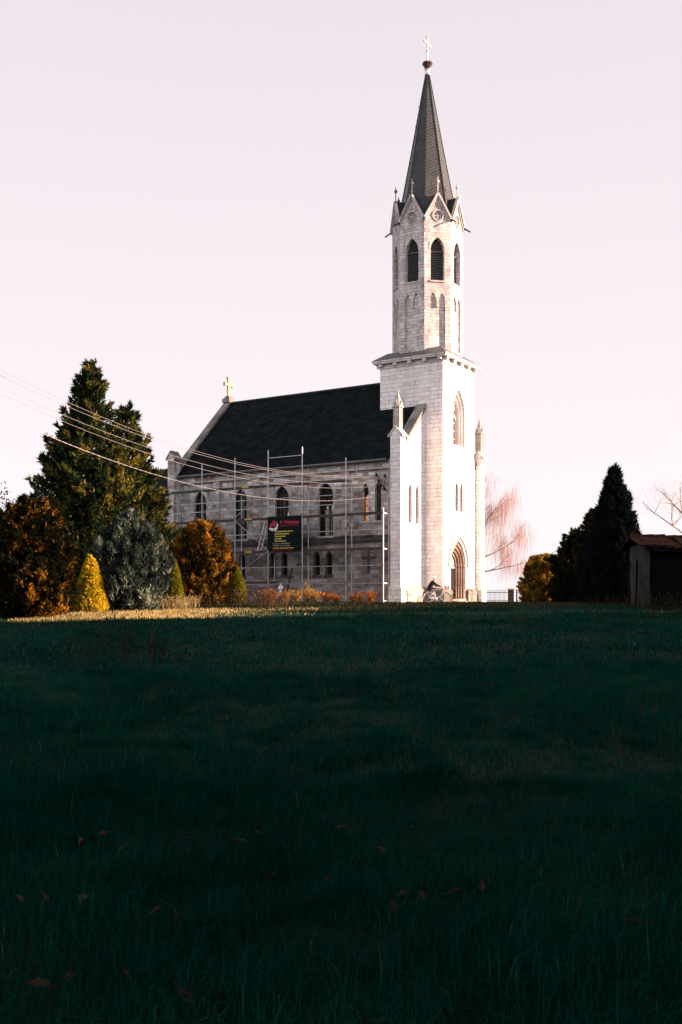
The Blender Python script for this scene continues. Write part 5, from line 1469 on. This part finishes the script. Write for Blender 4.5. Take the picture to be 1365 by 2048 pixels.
for (n, y0, y1, hm, wm, tuft) in ((80000, 3.3, 9, .125, .005, 1), (90000, 9, 20, .15, .008, 1), (110000, 20, 45, .16, .016, 0), (36000, 45, 68, .12, .024, 0)):
    X, Y = scatter(n, y0, y1)
    if tuft:                                   # half of the blades gather in tufts
        k = n // 90; tx, ty = scatter(k, y0, y1); ti = rs.randint(0, k, n // 2)
        X[:n // 2] = tx[ti] + rs.normal(size=n // 2) * .10; Y[:n // 2] = ty[ti] + rs.normal(size=n // 2) * .10
        hscale = np.ones(n); hscale[:n // 2] = (rs.uniform(.7, 1.9, k))[ti]
    else: hscale = 1
    patch = .9 + .32 * np.sin(X * .8 + 1.7 * np.sin(Y * .35)) * np.sin(Y * .55) + .2 * np.sin(X * 2.9 + 2 * np.sin(Y * 1.7)) * np.sin(Y * 2.3 + 1)
    h = hm * rs.uniform(.45, 1.35, n) * hscale * patch
    rnd = np.clip(rs.normal(.45, .17, n) + .16 * np.sin(X * .55 + 2 * np.sin(Y * .23)) * np.sin(Y * .41 + 1) + .10 * np.sin(X * 1.9 + Y), 0, .70); rnd[rs.rand(n) < (.05 if y0 > 8 else .02)] = rs.uniform(.85, 1.1)
    keep = np.ones(n, bool)
    if y0 >= 20:
        green = np.clip((56 - Y) / 22 + rs.normal(size=n) * .25, 0, 1)
        keep = rs.rand(n) < .12 + .88 * green
    add_blades(X[keep], Y[keep], h[keep], (wm * rs.uniform(.6, 1.4, n))[keep], np.abs(rs.normal(.75, .5, n))[keep], rnd[keep])
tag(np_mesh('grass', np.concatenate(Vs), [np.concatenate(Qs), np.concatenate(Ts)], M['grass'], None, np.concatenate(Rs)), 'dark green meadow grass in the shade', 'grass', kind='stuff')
Vs, Qs, Ts, Rs, off = [], [], [], [], 0
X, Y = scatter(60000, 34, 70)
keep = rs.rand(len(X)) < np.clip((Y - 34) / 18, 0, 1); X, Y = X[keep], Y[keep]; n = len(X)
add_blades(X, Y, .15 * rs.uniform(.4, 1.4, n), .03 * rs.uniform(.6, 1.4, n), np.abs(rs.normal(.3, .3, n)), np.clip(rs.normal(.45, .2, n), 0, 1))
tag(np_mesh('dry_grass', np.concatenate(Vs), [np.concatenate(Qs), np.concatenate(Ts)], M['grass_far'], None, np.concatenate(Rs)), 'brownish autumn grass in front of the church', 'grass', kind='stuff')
Vs, Qs, Ts, Rs, off = [], [], [], [], 0
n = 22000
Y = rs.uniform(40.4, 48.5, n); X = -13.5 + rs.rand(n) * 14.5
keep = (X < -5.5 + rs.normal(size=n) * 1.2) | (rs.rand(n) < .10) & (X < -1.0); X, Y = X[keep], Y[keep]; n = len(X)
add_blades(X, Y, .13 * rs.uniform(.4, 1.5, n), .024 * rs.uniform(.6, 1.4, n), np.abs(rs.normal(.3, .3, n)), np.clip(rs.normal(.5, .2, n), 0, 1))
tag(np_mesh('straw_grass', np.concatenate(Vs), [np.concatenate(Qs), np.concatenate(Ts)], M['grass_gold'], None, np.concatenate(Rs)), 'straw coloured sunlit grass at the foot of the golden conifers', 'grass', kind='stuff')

def added_shade_tree(x, y, h, r, zc, label, seed):  # unseen trees, suggested by fallen leaves, added to darken the near grass
    e = empty('added_shade_tree', (x, y, gh(x, y)), 0, label, 'tree', 'big trees added behind the viewpoint for shade')
    rl = random.Random(seed); tb = MB(); tb.tube([(0, 0, -.3), (.1, 0, h * .3), (0, .1, h * .6), (0, 0, h * .9)], [.38, .3, .18, .04], 10); C = []
    for k in range(26):
        a = k * 2.4; z = zc - r * .6 + 1.2 * r * ((k + .5) / 26); q_ = max(.3, 1 - ((z - zc) / r) ** 2) ** .5 * r * .8
        p = Vector((q_ * math.cos(a), q_ * math.sin(a), z)); tb.tube([(0, 0, h * .28 + k * .12), p * .5 + Vector((0, 0, .4 + z * .2)), p], [.12, .07, .02], 5)
    tb.build('trunk', M['bark'], e)
    d = norm(rs.normal(size=(330, 3))); C = d * (r * rs.rand(330) ** .4)[:, None] * np.array([1, 1, .7]) + np.array([0, 0, zc])
    plume_crown('crown', e, M['thuja'], C, d + np.array([0, 0, .2]), np.full(330, 1.5), np.full(330, .9), 36, .30, .20, .9, .6)
for i, (x, y, h, r, zc, lab) in enumerate(((2.5, -3.5, 12, 4.8, 8.2, 'added spreading brown-leaved tree nearest behind the viewpoint'), (-7.5, -6, 13, 5.2, 8.8, 'added spreading brown-leaved tree behind the viewpoint, farthest from the barn'), (11, -2, 12, 5, 8.4, 'added spreading brown-leaved tree behind the viewpoint beside the barn'))):
    added_shade_tree(x, y, h, r, zc, lab, i)
M['dead_leaf'] = m_plain('brown_dead_leaf', (.034, .016, .011), .8, var=.4, scale=30)
lv_ = MB(); prof_ = [(-.055, 0), (-.03, .022), (-.005, .018), (.015, .034), (.03, .018), (.06, .004)]
pts = []
for x, w in prof_: pts += [(x, w, .012 + .25 * w), (x, 0, .0 + 1.6 * x * x), (x, -w, .012 + .3 * w)]
lv_.add(pts, [(3 * i + j, 3 * i + j + 1, 3 * i + 3 + j + 1, 3 * i + 3 + j) for i in range(5) for j in (0, 1)]); lv_.tube([(-.055, 0, .005), (-.09, .004, .012)], .0018, 4)
first = None
lpos = [(160, 1705), (210, 1680), (235, 1720), (165, 1823), (280, 1840), (310, 1838), (355, 1835), (40, 1820), (90, 1815), (375, 1690), (405, 1695), (480, 1700), (515, 1675), (630, 1645), (685, 1668), (710, 1662), (765, 1700), (825, 1668), (655, 1780), (690, 1795), (620, 1805), (785, 1815), (805, 1790), (845, 1815), (910, 1800), (965, 1790), (1040, 1740), (1000, 1688), (545, 1760), (255, 1970), (265, 1990), (370, 2005), (140, 1965), (80, 1992), (440, 1990), (1160, 1800), (1215, 1785), (1280, 1870), (1060, 1482), (1150, 1860)]
rl = random.Random(2)
for px, py in lpos:
    Y = 1.6 * 2043.2 / (py - 1197.4)
    for _ in range(4): Y = (.315 - gh(at(px, Y), Y) - .06) * 2043.2 / (py - 1197.4)
    X = at(px, Y)
    if first is None: first = o = lv_.build('fallen_leaf', M['dead_leaf'])
    else: o = first.copy(); COL.objects.link(o)
    s = rl.uniform(.45, .85); o.scale = (s, s, s)
    o.location = (X, Y, gh(X, Y) + rl.uniform(.05, .12)); o.rotation_euler = (rl.uniform(-.9, .9), rl.uniform(-.9, .9), rl.uniform(0, 6.28))
    tag(o, 'dry brown leaf lying in the dark grass', 'leaf', 'fallen leaves in the grass')
